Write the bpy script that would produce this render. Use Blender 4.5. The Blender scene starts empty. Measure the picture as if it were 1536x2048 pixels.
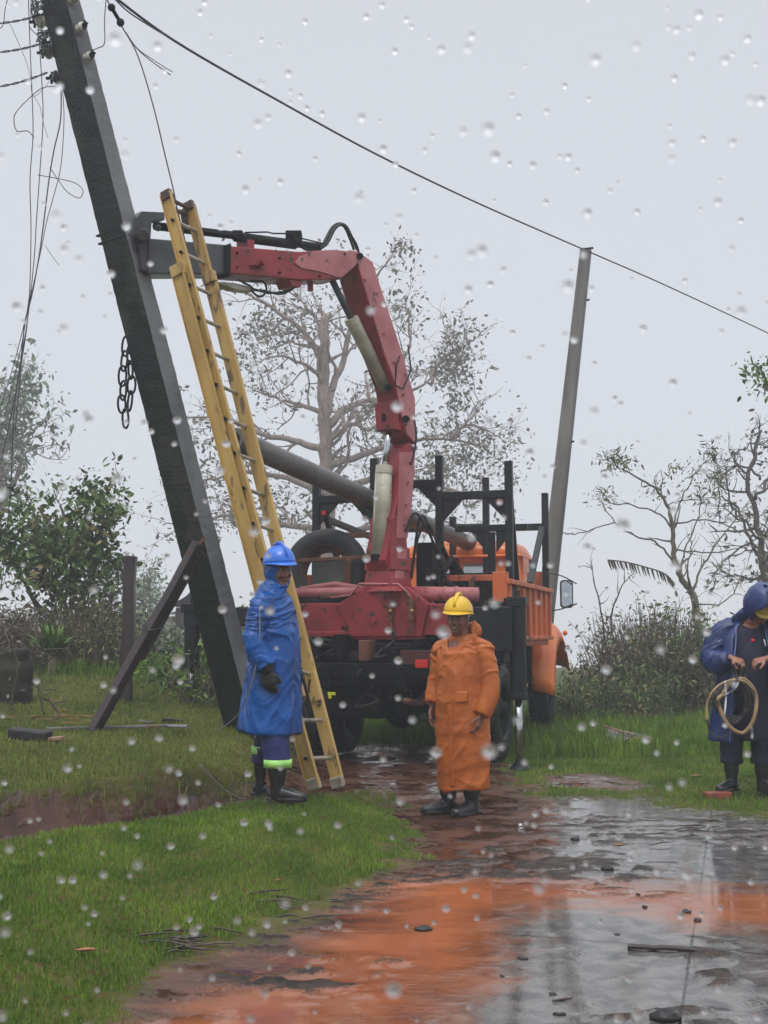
import bpy, math, random
import numpy as np
from mathutils import Vector, Matrix, noise
R = math.radians
random.seed(7); rng = np.random.default_rng(7)
scene = bpy.context.scene
COL = scene.collection

# ------------------------------------------------------------ camera, sky, sun, exposure
FPX, CU, CV, HOR, CH = 2300.0, 768.0, 1024.0, 1270.0, 1.35
PITCH = math.atan((HOR-CV)/FPX)
cam = bpy.data.cameras.new('camera'); camo = bpy.data.objects.new('camera', cam); COL.objects.link(camo)
camo.location = (0, 0, CH); camo.rotation_euler = (math.pi/2+PITCH, 0, 0)
cam.sensor_fit = 'VERTICAL'; cam.sensor_height = 36; cam.lens = FPX/2048*36
cam.clip_start = 0.05; cam.clip_end = 2000
cam.dof.use_dof = True; cam.dof.focus_distance = 10.5; cam.dof.aperture_fstop = 14
scene.camera = camo
w = bpy.data.worlds.new("World"); scene.world = w; w.use_nodes = True
nt = w.node_tree; nt.nodes.clear()
out = nt.nodes.new('ShaderNodeOutputWorld'); bg = nt.nodes.new('ShaderNodeBackground')
sky = nt.nodes.new('ShaderNodeTexSky'); sky.sky_type = 'NISHITA'; sky.sun_disc = False
SUN_EL, SUN_AZ = R(58), R(200)
sky.sun_elevation = SUN_EL; sky.sun_rotation = SUN_AZ
sk = nt.nodes.new('ShaderNodeMix'); sk.data_type = 'RGBA'; sk.inputs['Factor'].default_value = 0.93
mul = nt.nodes.new('ShaderNodeVectorMath'); mul.operation = 'SCALE'; mul.inputs['Scale'].default_value = 0.12
tc = nt.nodes.new('ShaderNodeTexCoord'); sep = nt.nodes.new('ShaderNodeSeparateXYZ')
ramp = nt.nodes.new('ShaderNodeValToRGB'); cr = ramp.color_ramp
cr.elements[0].position = 0.0; cr.elements[0].color = (.60, .62, .66, 1)
cr.elements[1].position = 0.66; cr.elements[1].color = (.535, .55, .585, 1)
e = cr.elements.new(1.0); e.color = (1.5, 1.54, 1.6, 1)
cn = nt.nodes.new('ShaderNodeTexNoise'); cn.inputs['Scale'].default_value = 1.4; cn.inputs['Detail'].default_value = 3
cadd = nt.nodes.new('ShaderNodeMath'); cadd.operation = 'MULTIPLY_ADD'; cadd.inputs[1].default_value = .22; 
nt.links.new(tc.outputs['Generated'], sep.inputs[0]); nt.links.new(tc.outputs['Generated'], cn.inputs['Vector'])
nt.links.new(cn.outputs[0], cadd.inputs[0]); nt.links.new(sep.outputs['Z'], cadd.inputs[2])
nt.links.new(cadd.outputs[0], ramp.inputs[0]); nt.links.new(sky.outputs[0], mul.inputs[0])
nt.links.new(mul.outputs[0], sk.inputs['A']); nt.links.new(ramp.outputs[0], sk.inputs['B'])
nt.links.new(sk.outputs['Result'], bg.inputs[0]); bg.inputs[1].default_value = 1.0
nt.links.new(bg.outputs[0], out.inputs[0])
sl = bpy.data.lights.new('sun', 'SUN'); sl.energy = 0.9; sl.angle = R(25); sl.color = (1, .97, .93)
so = bpy.data.objects.new('sun', sl); COL.objects.link(so)
so.rotation_euler = (math.pi/2-SUN_EL, 0, -SUN_AZ+math.pi)
scene.view_settings.view_transform = 'Standard'; scene.view_settings.look = 'None'
scene.view_settings.exposure = 0.42; scene.view_settings.gamma = 1

# ------------------------------------------------------------ helpers
cP, sP = math.cos(PITCH), math.sin(PITCH)
def ray(u, v):
    x = (u-CU)/FPX; z = -(v-CV)/FPX
    return Vector((x, cP - z*sP, sP + z*cP))
def P(u, v, Y):
    d = ray(u, v); t = Y/d.y
    return Vector((d.x*t, Y, CH+d.z*t))
def G(u, v, z=0.0):
    d = ray(u, v); t = (z-CH)/d.z
    return Vector((d.x*t, d.y*t, z))
def sst(a, b, x):
    t = np.clip((x-a)/(b-a), 0, 1); return t*t*(3-2*t)

class MB:
    def __init__(s): s.v = []; s.f = []
    def add(s, vs, fs):
        n = len(s.v); s.v += [Vector(p) for p in vs]; s.f += [tuple(i+n for i in f) for f in fs]; return s
    def box(s, c, d, rot=None):
        c = Vector(c); m = rot.to_3x3() if rot is not None else None
        vs = []
        for x in (-.5, .5):
            for y in (-.5, .5):
                for z in (-.5, .5):
                    p = Vector((x*d[0], y*d[1], z*d[2]))
                    vs.append(c + (m @ p if m else p))
        return s.add(vs, [(0,1,3,2),(4,6,7,5),(0,4,5,1),(2,3,7,6),(0,2,6,4),(1,5,7,3)])
    def beam(s, a, b, wd, ht, up=(0,0,1), w2=None, h2=None):
        a, b = Vector(a), Vector(b); d = (b-a).normalized(); up = Vector(up)
        sd = d.cross(up)
        if sd.length < 1e-4: sd = d.cross(Vector((1,0,0)))
        sd.normalize(); u2 = sd.cross(d).normalized()
        vs = []
        for p, ww, hh in ((a, wd, ht), (b, w2 or wd, h2 or ht)):
            vs += [p-sd*ww/2-u2*hh/2, p+sd*ww/2-u2*hh/2, p+sd*ww/2+u2*hh/2, p-sd*ww/2+u2*hh/2]
        return s.add(vs, [(3,2,1,0),(4,5,6,7),(0,1,5,4),(1,2,6,5),(2,3,7,6),(3,0,4,7)])
    def tube(s, pts, r, seg=8, cap=True, closed=False, sq=(1,1), ref=(0,0,1)):
        pts = [Vector(p) for p in pts]; n = len(pts)
        rr = r if isinstance(r, (list, tuple)) else [r]*n
        T = []
        for i in range(n):
            if closed: t = pts[(i+1) % n]-pts[i-1]
            else: t = pts[min(i+1, n-1)]-pts[max(i-1, 0)]
            if t.length < 1e-9: t = Vector((0,0,1))
            T.append(t.normalized())
        N = Vector(ref)
        if abs(N.dot(T[0])) > .95: N = Vector((1,0,0)) if abs(T[0].x) < .9 else Vector((0,1,0))
        vs = []; fs = []
        for i in range(n):
            N = (N - T[i]*N.dot(T[i]))
            if N.length < 1e-6: N = Vector((1,0,0))
            N.normalize(); B = T[i].cross(N)
            q = rr[i]; qa, qb = (q if isinstance(q, (list, tuple)) else (q*sq[0], q*sq[1]))
            for k in range(seg):
                a = 2*math.pi*k/seg
                vs.append(pts[i] + N*math.cos(a)*qa + B*math.sin(a)*qb)
        m = n if closed else n-1
        for i in range(m):
            j = (i+1) % n
            for k in range(seg):
                fs.append((i*seg+k, i*seg+(k+1) % seg, j*seg+(k+1) % seg, j*seg+k))
        if cap and not closed:
            fs.append(tuple(reversed(range(seg)))); fs.append(tuple((n-1)*seg+k for k in range(seg)))
        return s.add(vs, fs)
    def lathe(s, prof, seg=32, M=None, closed=False):
        # prof: (radius, axial x); axis = X
        vs = []; fs = []; n = len(prof)
        for r, x in prof:
            for k in range(seg):
                a = 2*math.pi*k/seg; p = Vector((x, r*math.cos(a), r*math.sin(a)))
                vs.append(M @ p if M is not None else p)
        for i in range(n if closed else n-1):
            j = (i+1) % n
            for k in range(seg):
                fs.append((i*seg+k, j*seg+k, j*seg+(k+1) % seg, i*seg+(k+1) % seg))
        if not closed:
            fs.append(tuple(range(seg))); fs.append(tuple((n-1)*seg+k for k in reversed(range(seg))))
        return s.add(vs, fs)
    def prism(s, poly, off):
        n = len(poly); off = Vector(off); a = [Vector(p) for p in poly]
        return s.add(a+[p+off for p in a], [tuple(range(n)), tuple(reversed(range(n, 2*n)))] +
                     [(i, i+n, (i+1) % n+n, (i+1) % n) for i in range(n)])
    def ell(s, c, r, M=None, u=16, v=10):
        c = Vector(c); vs = []; fs = []
        for i in range(1, v):
            th = math.pi*i/v
            for k in range(u):
                a = 2*math.pi*k/u
                p = Vector((r[0]*math.sin(th)*math.cos(a), r[1]*math.sin(th)*math.sin(a), r[2]*math.cos(th)))
                vs.append(c+(M @ p if M is not None else p))
        t = len(vs); p0 = Vector((0,0,r[2])); p1 = -p0
        vs += [c+(M @ p0 if M is not None else p0), c+(M @ p1 if M is not None else p1)]
        for i in range(v-2):
            for k in range(u):
                fs.append((i*u+k, (i+1)*u+k, (i+1)*u+(k+1) % u, i*u+(k+1) % u))
        for k in range(u):
            fs.append((t, k, (k+1) % u)); fs.append((t+1, (v-2)*u+(k+1) % u, (v-2)*u+k))
        return s.add(vs, fs)
    def rings(s, rs, seg=28):
        # rs: (cx,cy,z,rx,ry[,tiltx,tilty])
        vs = []; fs = []; n = len(rs)
        for q in rs:
            cx, cy, z, rx, ry = q[:5]
            tx, ty = (q[5], q[6]) if len(q) > 5 else (0, 0)
            for k in range(seg):
                a = 2*math.pi*k/seg; X = math.cos(a)*rx; Y = math.sin(a)*ry
                vs.append((cx+X, cy+Y, z+tx*X+ty*Y))
        for i in range(n-1):
            for k in range(seg):
                fs.append((i*seg+k, i*seg+(k+1) % seg, (i+1)*seg+(k+1) % seg, (i+1)*seg+k))
        fs.append(tuple(reversed(range(seg)))); fs.append(tuple((n-1)*seg+k for k in range(seg)))
        return s.add(vs, fs)

MATS_ROOT = {}
def root(name, label, cat, loc=(0,0,0), rz=0, group=None):
    o = bpy.data.objects.new(name, None); COL.objects.link(o)
    o.location = loc; o.rotation_euler = (0,0,rz); o.empty_display_size = .1
    o['label'] = label; o['category'] = cat
    if group: o['group'] = group
    MATS_ROOT[o] = Matrix.Translation(Vector(loc)) @ Matrix.Rotation(rz, 4, 'Z')
    return o
def tag(o, label=None, cat=None, group=None, kind=None):
    if label: o['label'] = label
    if cat: o['category'] = cat
    if group: o['group'] = group
    if kind: o['kind'] = kind
    return o
def obj(name, mb, m, parent=None, smooth=False, bevel=0, W=False, wroot=None, sub=0):
    me = bpy.data.meshes.new(name)
    vs = mb.v
    if W:
        Mi = MATS_ROOT[wroot or parent].inverted(); vs = [Mi @ p for p in vs]
    me.from_pydata([tuple(p) for p in vs], [], mb.f); me.update()
    o = bpy.data.objects.new(name, me); COL.objects.link(o)
    if m: me.materials.append(m)
    if parent: o.parent = parent
    if smooth: me.polygons.foreach_set('use_smooth', [True]*len(me.polygons))
    if bevel:
        b = o.modifiers.new('b', 'BEVEL'); b.width = bevel; b.segments = 2; b.limit_method = 'ANGLE'; b.angle_limit = R(40)
    if sub:
        b = o.modifiers.new('s', 'SUBSURF'); b.levels = sub; b.render_levels = sub
    return o
def fix_normals(me):
    import bmesh
    b = bmesh.new(); b.from_mesh(me); bmesh.ops.recalc_face_normals(b, faces=b.faces); b.to_mesh(me); b.free()
def remeshed(name, mb, m, parent, vox, disp=None, smooth_it=3, W=False):
    """fuse the closed islands of mb into one continuous skin, then smooth and fold it"""
    me = bpy.data.meshes.new(name+'_src'); me.from_pydata([tuple(p) for p in mb.v], [], mb.f); me.update(); fix_normals(me)
    t = bpy.data.objects.new('tmp', me); COL.objects.link(t)
    r = t.modifiers.new('r', 'REMESH'); r.mode = 'VOXEL'; r.voxel_size = vox
    sm = t.modifiers.new('s', 'SMOOTH'); sm.factor = .5; sm.iterations = smooth_it
    dg = bpy.context.evaluated_depsgraph_get(); ev = t.evaluated_get(dg)
    nm = bpy.data.meshes.new_from_object(ev); bpy.data.objects.remove(t); bpy.data.meshes.remove(me)
    if disp:
        n = len(nm.vertices); co = np.empty(n*3, 'f'); nm.vertices.foreach_get('co', co); co = co.reshape(-1, 3)
        no = np.empty(n*3, 'f'); nm.vertices.foreach_get('normal', no); no = no.reshape(-1, 3)
        d = np.array([disp(Vector(map(float, p))) for p in co]); co += no*d[:, None]
        nm.vertices.foreach_set('co', co.ravel()); nm.update()
    nm.name = name; nm.materials.clear(); nm.materials.append(m)
    nm.polygons.foreach_set('use_smooth', [True]*len(nm.polygons))
    o = bpy.data.objects.new(name, nm); COL.objects.link(o)
    if parent: o.parent = parent
    return o

def mat(name, c, rough=.5, metal=0, c2=None, s2=4, f2=.5, c3=None, s3=12, t3=.62, bump=0, bs=40, spec=.5, coat=0, stretch=None, rvar=.0):
    m = bpy.data.materials.new(name); m.use_nodes = True; n = m.node_tree; b = n.nodes['Principled BSDF']
    tcn = n.nodes.new('ShaderNodeTexCoord'); src = tcn.outputs['Object']
    if stretch:
        mp = n.nodes.new('ShaderNodeMapping'); mp.inputs['Scale'].default_value = stretch
        n.links.new(src, mp.inputs[0]); src = mp.outputs[0]
    def nz(sc, det=5):
        q = n.nodes.new('ShaderNodeTexNoise'); q.inputs['Scale'].default_value = sc; q.inputs['Detail'].default_value = det
        n.links.new(src, q.inputs['Vector']); return q
    colr = None
    c2 = c2 or tuple(x*.75 for x in c)
    q = nz(s2); rp = n.nodes.new('ShaderNodeValToRGB'); rp.color_ramp.elements[0].position = .35; rp.color_ramp.elements[1].position = .35+.4*f2+.05
    rp.color_ramp.elements[0].color = (*c2, 1); rp.color_ramp.elements[1].color = (*c, 1)
    n.links.new(q.outputs[0], rp.inputs[0]); colr = rp.outputs[0]
    if c3:
        q3 = nz(s3, 8); r3 = n.nodes.new('ShaderNodeValToRGB'); r3.color_ramp.elements[0].position = t3; r3.color_ramp.elements[1].position = t3+.06
        n.links.new(q3.outputs[0], r3.inputs[0]); mx = n.nodes.new('ShaderNodeMix'); mx.data_type = 'RGBA'
        n.links.new(r3.outputs[0], mx.inputs['Factor']); n.links.new(colr, mx.inputs['A']); mx.inputs['B'].default_value = (*c3, 1); colr = mx.outputs['Result']
    n.links.new(colr, b.inputs['Base Color'])
    b.inputs['Roughness'].default_value = rough; b.inputs['Metallic'].default_value = metal
    b.inputs['Specular IOR Level'].default_value = spec; b.inputs['Coat Weight'].default_value = coat; b.inputs['Coat Roughness'].default_value = .15
    if rvar:
        mr = n.nodes.new('ShaderNodeMapRange'); mr.inputs[1].default_value = .3; mr.inputs[2].default_value = .7
        mr.inputs[3].default_value = max(.02, rough-rvar); mr.inputs[4].default_value = rough+rvar
        n.links.new(nz(s2*2.3).outputs[0], mr.inputs[0]); n.links.new(mr.outputs[0], b.inputs['Roughness'])
    if bump:
        bb = n.nodes.new('ShaderNodeBump'); bb.inputs['Strength'].default_value = bump; bb.inputs['Distance'].default_value = .02
        n.links.new(nz(bs, 6).outputs[0], bb.inputs['Height']); n.links.new(bb.outputs[0], b.inputs['Normal'])
    return m

M = dict(
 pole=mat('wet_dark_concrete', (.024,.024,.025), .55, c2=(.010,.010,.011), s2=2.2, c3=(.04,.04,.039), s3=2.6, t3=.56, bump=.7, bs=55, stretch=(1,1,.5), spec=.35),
 polelit=mat('wet_concrete_lit_face', (.19,.195,.20), .5, c2=(.07,.073,.077), s2=1.6, c3=(.2,.2,.2), s3=6, t3=.7, bump=.5, bs=60, stretch=(1,1,.4), spec=.35),
 polefar=mat('grey_concrete', (.165,.16,.145), .6, c2=(.085,.083,.075), s2=1.5, bump=.3, bs=30, stretch=(2.5,2.5,.35), spec=.3),
 poleload=mat('load_concrete', (.15,.145,.14), .4, c2=(.07,.068,.068), s2=2, bump=.3, bs=30, spec=.4),
 red=mat('crane_red', (.30,.030,.038), .38, c2=(.19,.022,.028), s2=3, c3=(.06,.032,.022), s3=9, t3=.60, bump=.2, bs=25, spec=.35, rvar=.12),
 redpale=mat('crane_red_pale', (.48,.17,.18), .42, c2=(.34,.09,.10), s2=2.5, c3=(.11,.05,.035), s3=9, t3=.62, bump=.1, bs=25),  # paler copy of the crane red, sky sheen put into the colour
 orange=mat('truck_orange', (.80,.20,.03), .35, c2=(.66,.14,.025), s2=3, c3=(.14,.06,.03), s3=8, t3=.7, coat=.2),
 rustor=mat('rusty_orange', (.62,.14,.035), .5, c2=(.36,.08,.03), s2=5, c3=(.10,.045,.025), s3=6, t3=.6, bump=.2, stretch=(1,1,.35)),
 rust=mat('rust', (.16,.06,.03), .7, c2=(.07,.03,.02), s2=8, bump=.3),
 black=mat('black_steel', (.010,.011,.013), .45, c2=(.005,.005,.007), s2=5, c3=(.04,.022,.015), s3=10, t3=.68, bump=.15, spec=.3),
 greasy=mat('greasy_dark', (.006,.006,.0065), .6, c2=(.002,.002,.0025), s2=5, c3=(.025,.018,.013), s3=7, t3=.62, bump=.5, bs=20, spec=.15),
 darkgrey=mat('boom_grey', (.06,.06,.063), .35, c2=(.03,.03,.032), s2=4, c3=(.12,.09,.07), s3=9, t3=.72),
 rubber=mat('rubber', (.008,.008,.009), .5, c2=(.014,.013,.013), s2=10, bump=.1, spec=.3),
 cream=mat('cylinder_cream', (.50,.48,.38), .4, c2=(.36,.34,.27), s2=5, c3=(.12,.10,.07), s3=9, t3=.68),
 chrome=mat('chrome', (.55,.57,.6), .15, 1),
 steel=mat('galvanised', (.33,.34,.36), .35, .7, c2=(.2,.2,.22)),
 ladder=mat('ladder_yellow', (.53,.35,.105), .5, c2=(.36,.22,.06), s2=3, c3=(.16,.10,.05), s3=12, t3=.60, bump=.15, stretch=(1,1,.3)),
 rung=mat('rung', (.45,.42,.36), .4, .4, c2=(.25,.22,.17), s2=9),
 ladiron=mat('ladder_iron', (.13,.075,.055), .6, .3, c2=(.06,.04,.03), s2=20),
 brace=mat('wet_timber', (.045,.028,.03), .4, c2=(.018,.015,.018), s2=2, c3=(.10,.035,.03), s3=5, t3=.70, bump=.4, stretch=(3,3,.4)),
 wire=mat('wire', (.05,.055,.062), .5), wirelight=mat('wire_light', (.2,.21,.22), .5),
 porcelain=mat('porcelain', (.55,.54,.48), .2, c2=(.3,.29,.25), s2=20, coat=.4),
 chain=mat('chain', (.018,.018,.02), .4, .5),
 glass=mat('window_glass', (.5,.55,.6), .05, 0),
 mirror=mat('mirror_face', (.42,.47,.52), .08, .9),
 lampred=mat('tail_lamp', (.6,.02,.02), .2), lampyel=mat('tag_yellow', (.6,.6,.03), .4), brass=mat('brass', (.35,.25,.1), .35, .6),
 white=mat('white_paint', (.7,.7,.68), .5),
 blue=mat('blue_pvc', (.007,.088,.35), .30, c2=(.005,.055,.23), s2=3, bump=.35, bs=16, spec=.38, rvar=.08),
 navy=mat('navy_coat', (.018,.038,.15), .35, c2=(.011,.023,.09), s2=3, bump=.35, bs=16),
 shirt=mat('navy_shirt', (.014,.017,.042), .8, c2=(.009,.01,.025)), trousers=mat('navy_trousers', (.018,.024,.13), .7, c2=(.012,.015,.08), s2=5, bump=.2, bs=30),
 orangecoat=mat('orange_pvc', (.48,.125,.018), .36, c2=(.33,.078,.012), s2=4, c3=(.24,.06,.02), s3=4, t3=.62, bump=.35, bs=18, spec=.35, rvar=.1),
 hivis=mat('hivis', (.42,.80,.20), .5, c2=(.3,.62,.15), s2=20), boot=mat('boot', (.012,.014,.018), .3, c2=(.02,.016,.014), s2=8),
 skin=mat('skin', (.26,.115,.075), .5, c2=(.13,.052,.036), s2=25), skin2=mat('skin_light', (.36,.155,.095), .5, c2=(.24,.095,.06), s2=20),
 skindark=mat('lips', (.12,.035,.03), .5), eyem=mat('eye_dark', (.012,.008,.007), .25), teeth=mat('teeth', (.6,.55,.5), .3),
 eyewhite=mat('eye_white', (.35,.32,.3), .3), hairg=mat('grey_brow', (.06,.045,.04), .8),
 glove=mat('glove', (.012,.012,.013), .6, bump=.3, bs=60),
 hatblue=mat('hat_blue', (.03,.17,.72), .28, c2=(.025,.14,.62), coat=.3), hatyel=mat('hat_yellow', (.80,.50,.012), .32, c2=(.68,.40,.01), c3=(.3,.18,.03), s3=20, t3=.72, coat=.25),
 hatpale=mat('hat_pale_yellow', (.62,.50,.10), .35, c2=(.5,.38,.06)),
 hose=mat('tan_hose', (.36,.24,.12), .45, c2=(.22,.14,.07), s2=9), hosedark=mat('dark_cable', (.035,.028,.028), .6, c2=(.015,.012,.012), s2=15),
 wood=mat('wet_wood', (.045,.025,.016), .4, c2=(.02,.012,.009), s2=6, bump=.3), plank=mat('pale_wood', (.30,.17,.11), .6, c2=(.15,.09,.06), s2=5, bump=.3),
 sheet=mat('sheet', (.18,.18,.175), .45, c2=(.07,.06,.055), s2=5, c3=(.2,.1,.06), s3=4, t3=.58), darkjunk=mat('dark_junk', (.015,.014,.015), .5, bump=.3),
 brick=mat('brick', (.30,.075,.04), .6, c2=(.14,.04,.03), s2=6, bump=.3),
 bark=mat('bark', (.30,.225,.19), .8, c2=(.17,.125,.105), s2=5, bump=.5, bs=20, stretch=(2,2,.5)),
 barkdark=mat('bark_dark', (.11,.09,.075), .8, c2=(.06,.05,.042), s2=5, bump=.5),
 barkgreen=mat('bark_green', (.13,.12,.075), .8, c2=(.07,.06,.04), s2=5, bump=.4),
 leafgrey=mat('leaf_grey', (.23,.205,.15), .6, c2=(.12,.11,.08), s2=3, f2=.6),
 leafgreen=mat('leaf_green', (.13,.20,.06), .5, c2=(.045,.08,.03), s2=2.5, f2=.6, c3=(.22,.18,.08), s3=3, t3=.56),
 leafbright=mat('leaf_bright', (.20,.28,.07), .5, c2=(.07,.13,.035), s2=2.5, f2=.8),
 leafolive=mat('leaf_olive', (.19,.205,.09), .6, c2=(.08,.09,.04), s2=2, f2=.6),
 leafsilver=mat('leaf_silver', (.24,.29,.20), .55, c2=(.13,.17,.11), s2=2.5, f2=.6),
 dry=mat('dry_stems', (.10,.075,.05), .8, c2=(.05,.04,.028), s2=3),
 dryleaf=mat('dry_leaf', (.33,.15,.07), .7, c2=(.2,.09,.04)),
 debriswall=mat('shack_wall', (.22,.21,.2), .8, c2=(.1,.09,.085), s2=3), roofdark=mat('shack_roof', (.035,.03,.032), .6, c2=(.02,.018,.02)),
 earth=mat('red_earth', (.17,.07,.04), .8, c2=(.09,.04,.025), s2=4, bump=.4),
)
for k in ('glass',):
    b = M[k].node_tree.nodes['Principled BSDF']; b.inputs['Transmission Weight'].default_value = .85; b.inputs['IOR'].default_value = 1.1
    for l in list(b.inputs['Base Color'].links): M[k].node_tree.links.remove(l)
    b.inputs['Base Color'].default_value = (.75,.8,.82,1)
# leaves let some light through
for k in ('leafgrey','leafgreen','leafbright','leafolive','leafsilver'):
    M[k].node_tree.nodes['Principled BSDF'].inputs['Specular IOR Level'].default_value = .12

# ------------------------------------------------------------ terrain
DITCH = [(-9,1.5),(-4.5,4.9),(-3.0,6.15),(-2.25,7.0),(-1.5,7.95),(-1.0,8.75),(-.3,9.45),(.7,9.9)]
EDGE = [(-3.2,-1),(-1.3,3.0),(-.85,4.2),(-.68,5.1),(-.40,5.6),(-.15,6.25),(.20,7.0),(.26,7.8),(.12,8.6),(.1,9.4)]   # road edge of the near verge
def polyline_sd(X, Y, pl):
    best = np.full(X.shape, 1e9); sg = np.zeros(X.shape)
    for (x0, y0), (x1, y1) in zip(pl[:-1], pl[1:]):
        dx, dy = x1-x0, y1-y0; L2 = dx*dx+dy*dy
        t = np.clip(((X-x0)*dx+(Y-y0)*dy)/L2, 0, 1)
        d = np.hypot(X-x0-t*dx, Y-y0-t*dy); s = dx*(Y-y0)-dy*(X-x0)
        m = d < best; best = np.where(m, d, best); sg = np.where(m, np.sign(s), sg)
    return best*sg
_ng = rng.random((64, 64))
def vnoise(x, y):
    xi = np.floor(x).astype(int); yi = np.floor(y).astype(int); fx = x-xi; fy = y-yi
    fx = fx*fx*(3-2*fx); fy = fy*fy*(3-2*fy)
    g = lambda a, b: _ng[a % 64, b % 64]
    return (g(xi,yi)*(1-fx)+g(xi+1,yi)*fx)*(1-fy)+(g(xi,yi+1)*(1-fx)+g(xi+1,yi+1)*fx)*fy
def fbm(x, y, o=4):
    s = 0; a = .5
    for i in range(o): s = s+a*vnoise(x*2**i+17*i, y*2**i+5*i); a *= .5
    return s
def height(x, y):
    X = np.atleast_1d(np.asarray(x, float)); Y = np.atleast_1d(np.asarray(y, float))
    q = polyline_sd(X, Y, DITCH); e = polyline_sd(X, Y, EDGE)
    q = q + (fbm(X*1.7, Y*1.7)-.47)*.13
    fade = 1-sst(-1.45, -.6, X)
    verge = .17*sst(-.05, 1.0, e)*(1-sst(9.2, 10.2, Y))
    dip = 1-sst(.05, .24, np.abs(q))
    near = verge*(1-dip)+(.05+.07*sst(-1.6,-.8,X))*dip
    bank = .03+(.34*sst(.20, .40, q)+.14*sst(.4, 2.6, q)+.38*sst(2.6, 6.5, q))*fade
    z = np.where(q < 0, near, bank)
    z = np.where((X > .7) | (e < -.0) & (q < 0), np.minimum(z, .0+verge), z)
    lump = (fbm(X*3, Y*3)-.47)
    gr = np.clip(e*2, 0, 1)*(q < -.2)+(q > .3)*fade+(Y > 10.3)*1.0
    z = z+lump*.07*np.clip(gr, 0, 1)+(fbm(X*.35+9, Y*.35)-.47)*.12*sst(11, 18, Y)
    z = z-.035*np.clip((Y-34)/10, 0, None)**2*10*(1/(1+np.clip((Y-34)/25, 0, None)))*.35
    z = np.maximum(z, -14)
    return z
def hz(x, y): return float(height(x, y)[0])
def gray_pt(u, v):
    """where the sight line of a pixel meets the terrain"""
    d = ray(u, v); Y = 3.0
    while Y < 80:
        t = Y/d.y
        if CH+d.z*t <= hz(d.x*t, Y): break
        Y += .03
    return Vector((d.x*t, Y, hz(d.x*t, Y)))

def axis(parts):
    a = []
    for s0, s1, st in parts: a += list(np.arange(s0, s1, st))
    return np.array(a)
gx = axis([(-90,-60,10),(-60,-12,4),(-12,-3.6,.4),(-3.6,3.8,.036),(3.8,12,.4),(12,60,4),(60,91,10)])
gy = axis([(-30,2,4),(2,3.6,.3),(3.6,13.2,.036),(13.2,20,.2),(20,46,1),(46,111,5)])
GX, GY = np.meshgrid(gx, gy); GZ = height(GX.ravel(), GY.ravel()).reshape(GX.shape)
nx, ny = len(gx), len(gy)
def poly_mask(pix, soft):
    pts = [G(u, v) for u, v in pix]; pl = [(p.x, p.y) for p in pts]; pl.append(pl[0])
    X, Y = GX, GY; best = np.full(X.shape, 1e9); ins = np.zeros(X.shape, bool)
    for (x0, y0), (x1, y1) in zip(pl[:-1], pl[1:]):
        dx, dy = x1-x0, y1-y0; t = np.clip(((X-x0)*dx+(Y-y0)*dy)/(dx*dx+dy*dy), 0, 1)
        best = np.minimum(best, np.hypot(X-x0-t*dx, Y-y0-t*dy))
        c = ((y0 > Y) != (y1 > Y)) & (X < (x1-x0)*(Y-y0)/((y1-y0) if y1 != y0 else 1e-9)+x0); ins ^= c
    return np.clip(.5+np.where(ins, best, -best)/soft*.5, 0, 1)
Q = polyline_sd(GX, GY, DITCH); E = polyline_sd(GX, GY, EDGE)
# grass: near verge, bank, and everything beyond the yard
_en = (fbm(GX*1.3, GY*1.3)-.47)*.5+(fbm(GX*5, GY*5)-.47)*.35
g_near = np.clip(.5+(E-.02+_en)/.5, 0, 1)*np.clip(.5+(-Q-.13+_en*.25)/.14, 0, 1)*(GY < 10)
g_bank = np.clip(.5+(Q-.30+_en*.3)/.18, 0, 1)*np.clip(.5+(-1.0-GX)/.8, 0, 1)
RB = [(.2,14.5)]+[tuple(G(u, v))[:2] for u, v in ((890,1500),(1020,1532),(1052,1575),(1090,1592),(1250,1600),(1400,1620),(1536,1640),(1800,1685),(2400,1740))]+[(30,6)]
g_right = np.clip(.5+(polyline_sd(GX, GY, RB)+_en*1.4)/.55, 0, 1)*(GX > .2)
g_far = np.clip(.5+(GY-14.0)/1.2, 0, 1)
grass = np.maximum.reduce([g_near, g_bank, g_right, g_far])
strip = poly_mask([(1085,1550),(1180,1546),(1285,1562),(1290,1580),(1200,1580),(1090,1572)], .22)
grass = grass*(1-strip*.9)
muddy = np.maximum.reduce([poly_mask([(730,1775),(900,1762),(1200,1765),(1700,1790),(1700,1870),(1380,1850),(1180,1800),(980,1830),(960,1930),(880,2010),(800,2050),(420,2110),(300,2060),(560,1950),(640,1890),(760,1850)], .35)])
slab = poly_mask([(1095,1590),(1300,1600),(1800,1640),(2400,2400),(700,2400),(880,2040),(960,1900),(1010,1790),(1100,1760)], .3)
lumps = np.maximum.reduce([poly_mask([(1120,1620),(1260,1640),(1290,1680),(1180,1690),(1110,1660)], .3),
    poly_mask([(940,1690),(1100,1700),(1330,1740),(1290,1790),(1050,1765),(860,1765),(740,1790),(640,1850),(560,1900),(480,1900),(640,1790),(850,1730)], .35),
    poly_mask([(1385,1640),(1500,1650),(1540,1680),(1420,1690)], .3), poly_mask([(1380,1880),(1450,1890),(1470,1960),(1420,1990),(1390,1950)], .1),
    poly_mask([(420,1960),(620,1920),(800,1930),(700,1985),(560,1990)], .2), poly_mask([(1230,2030),(1400,2020),(1420,2060),(1200,2080)], .15)])
me = bpy.data.meshes.new('ground')
V = np.stack([GX.ravel(), GY.ravel(), GZ.ravel()], 1)
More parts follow.
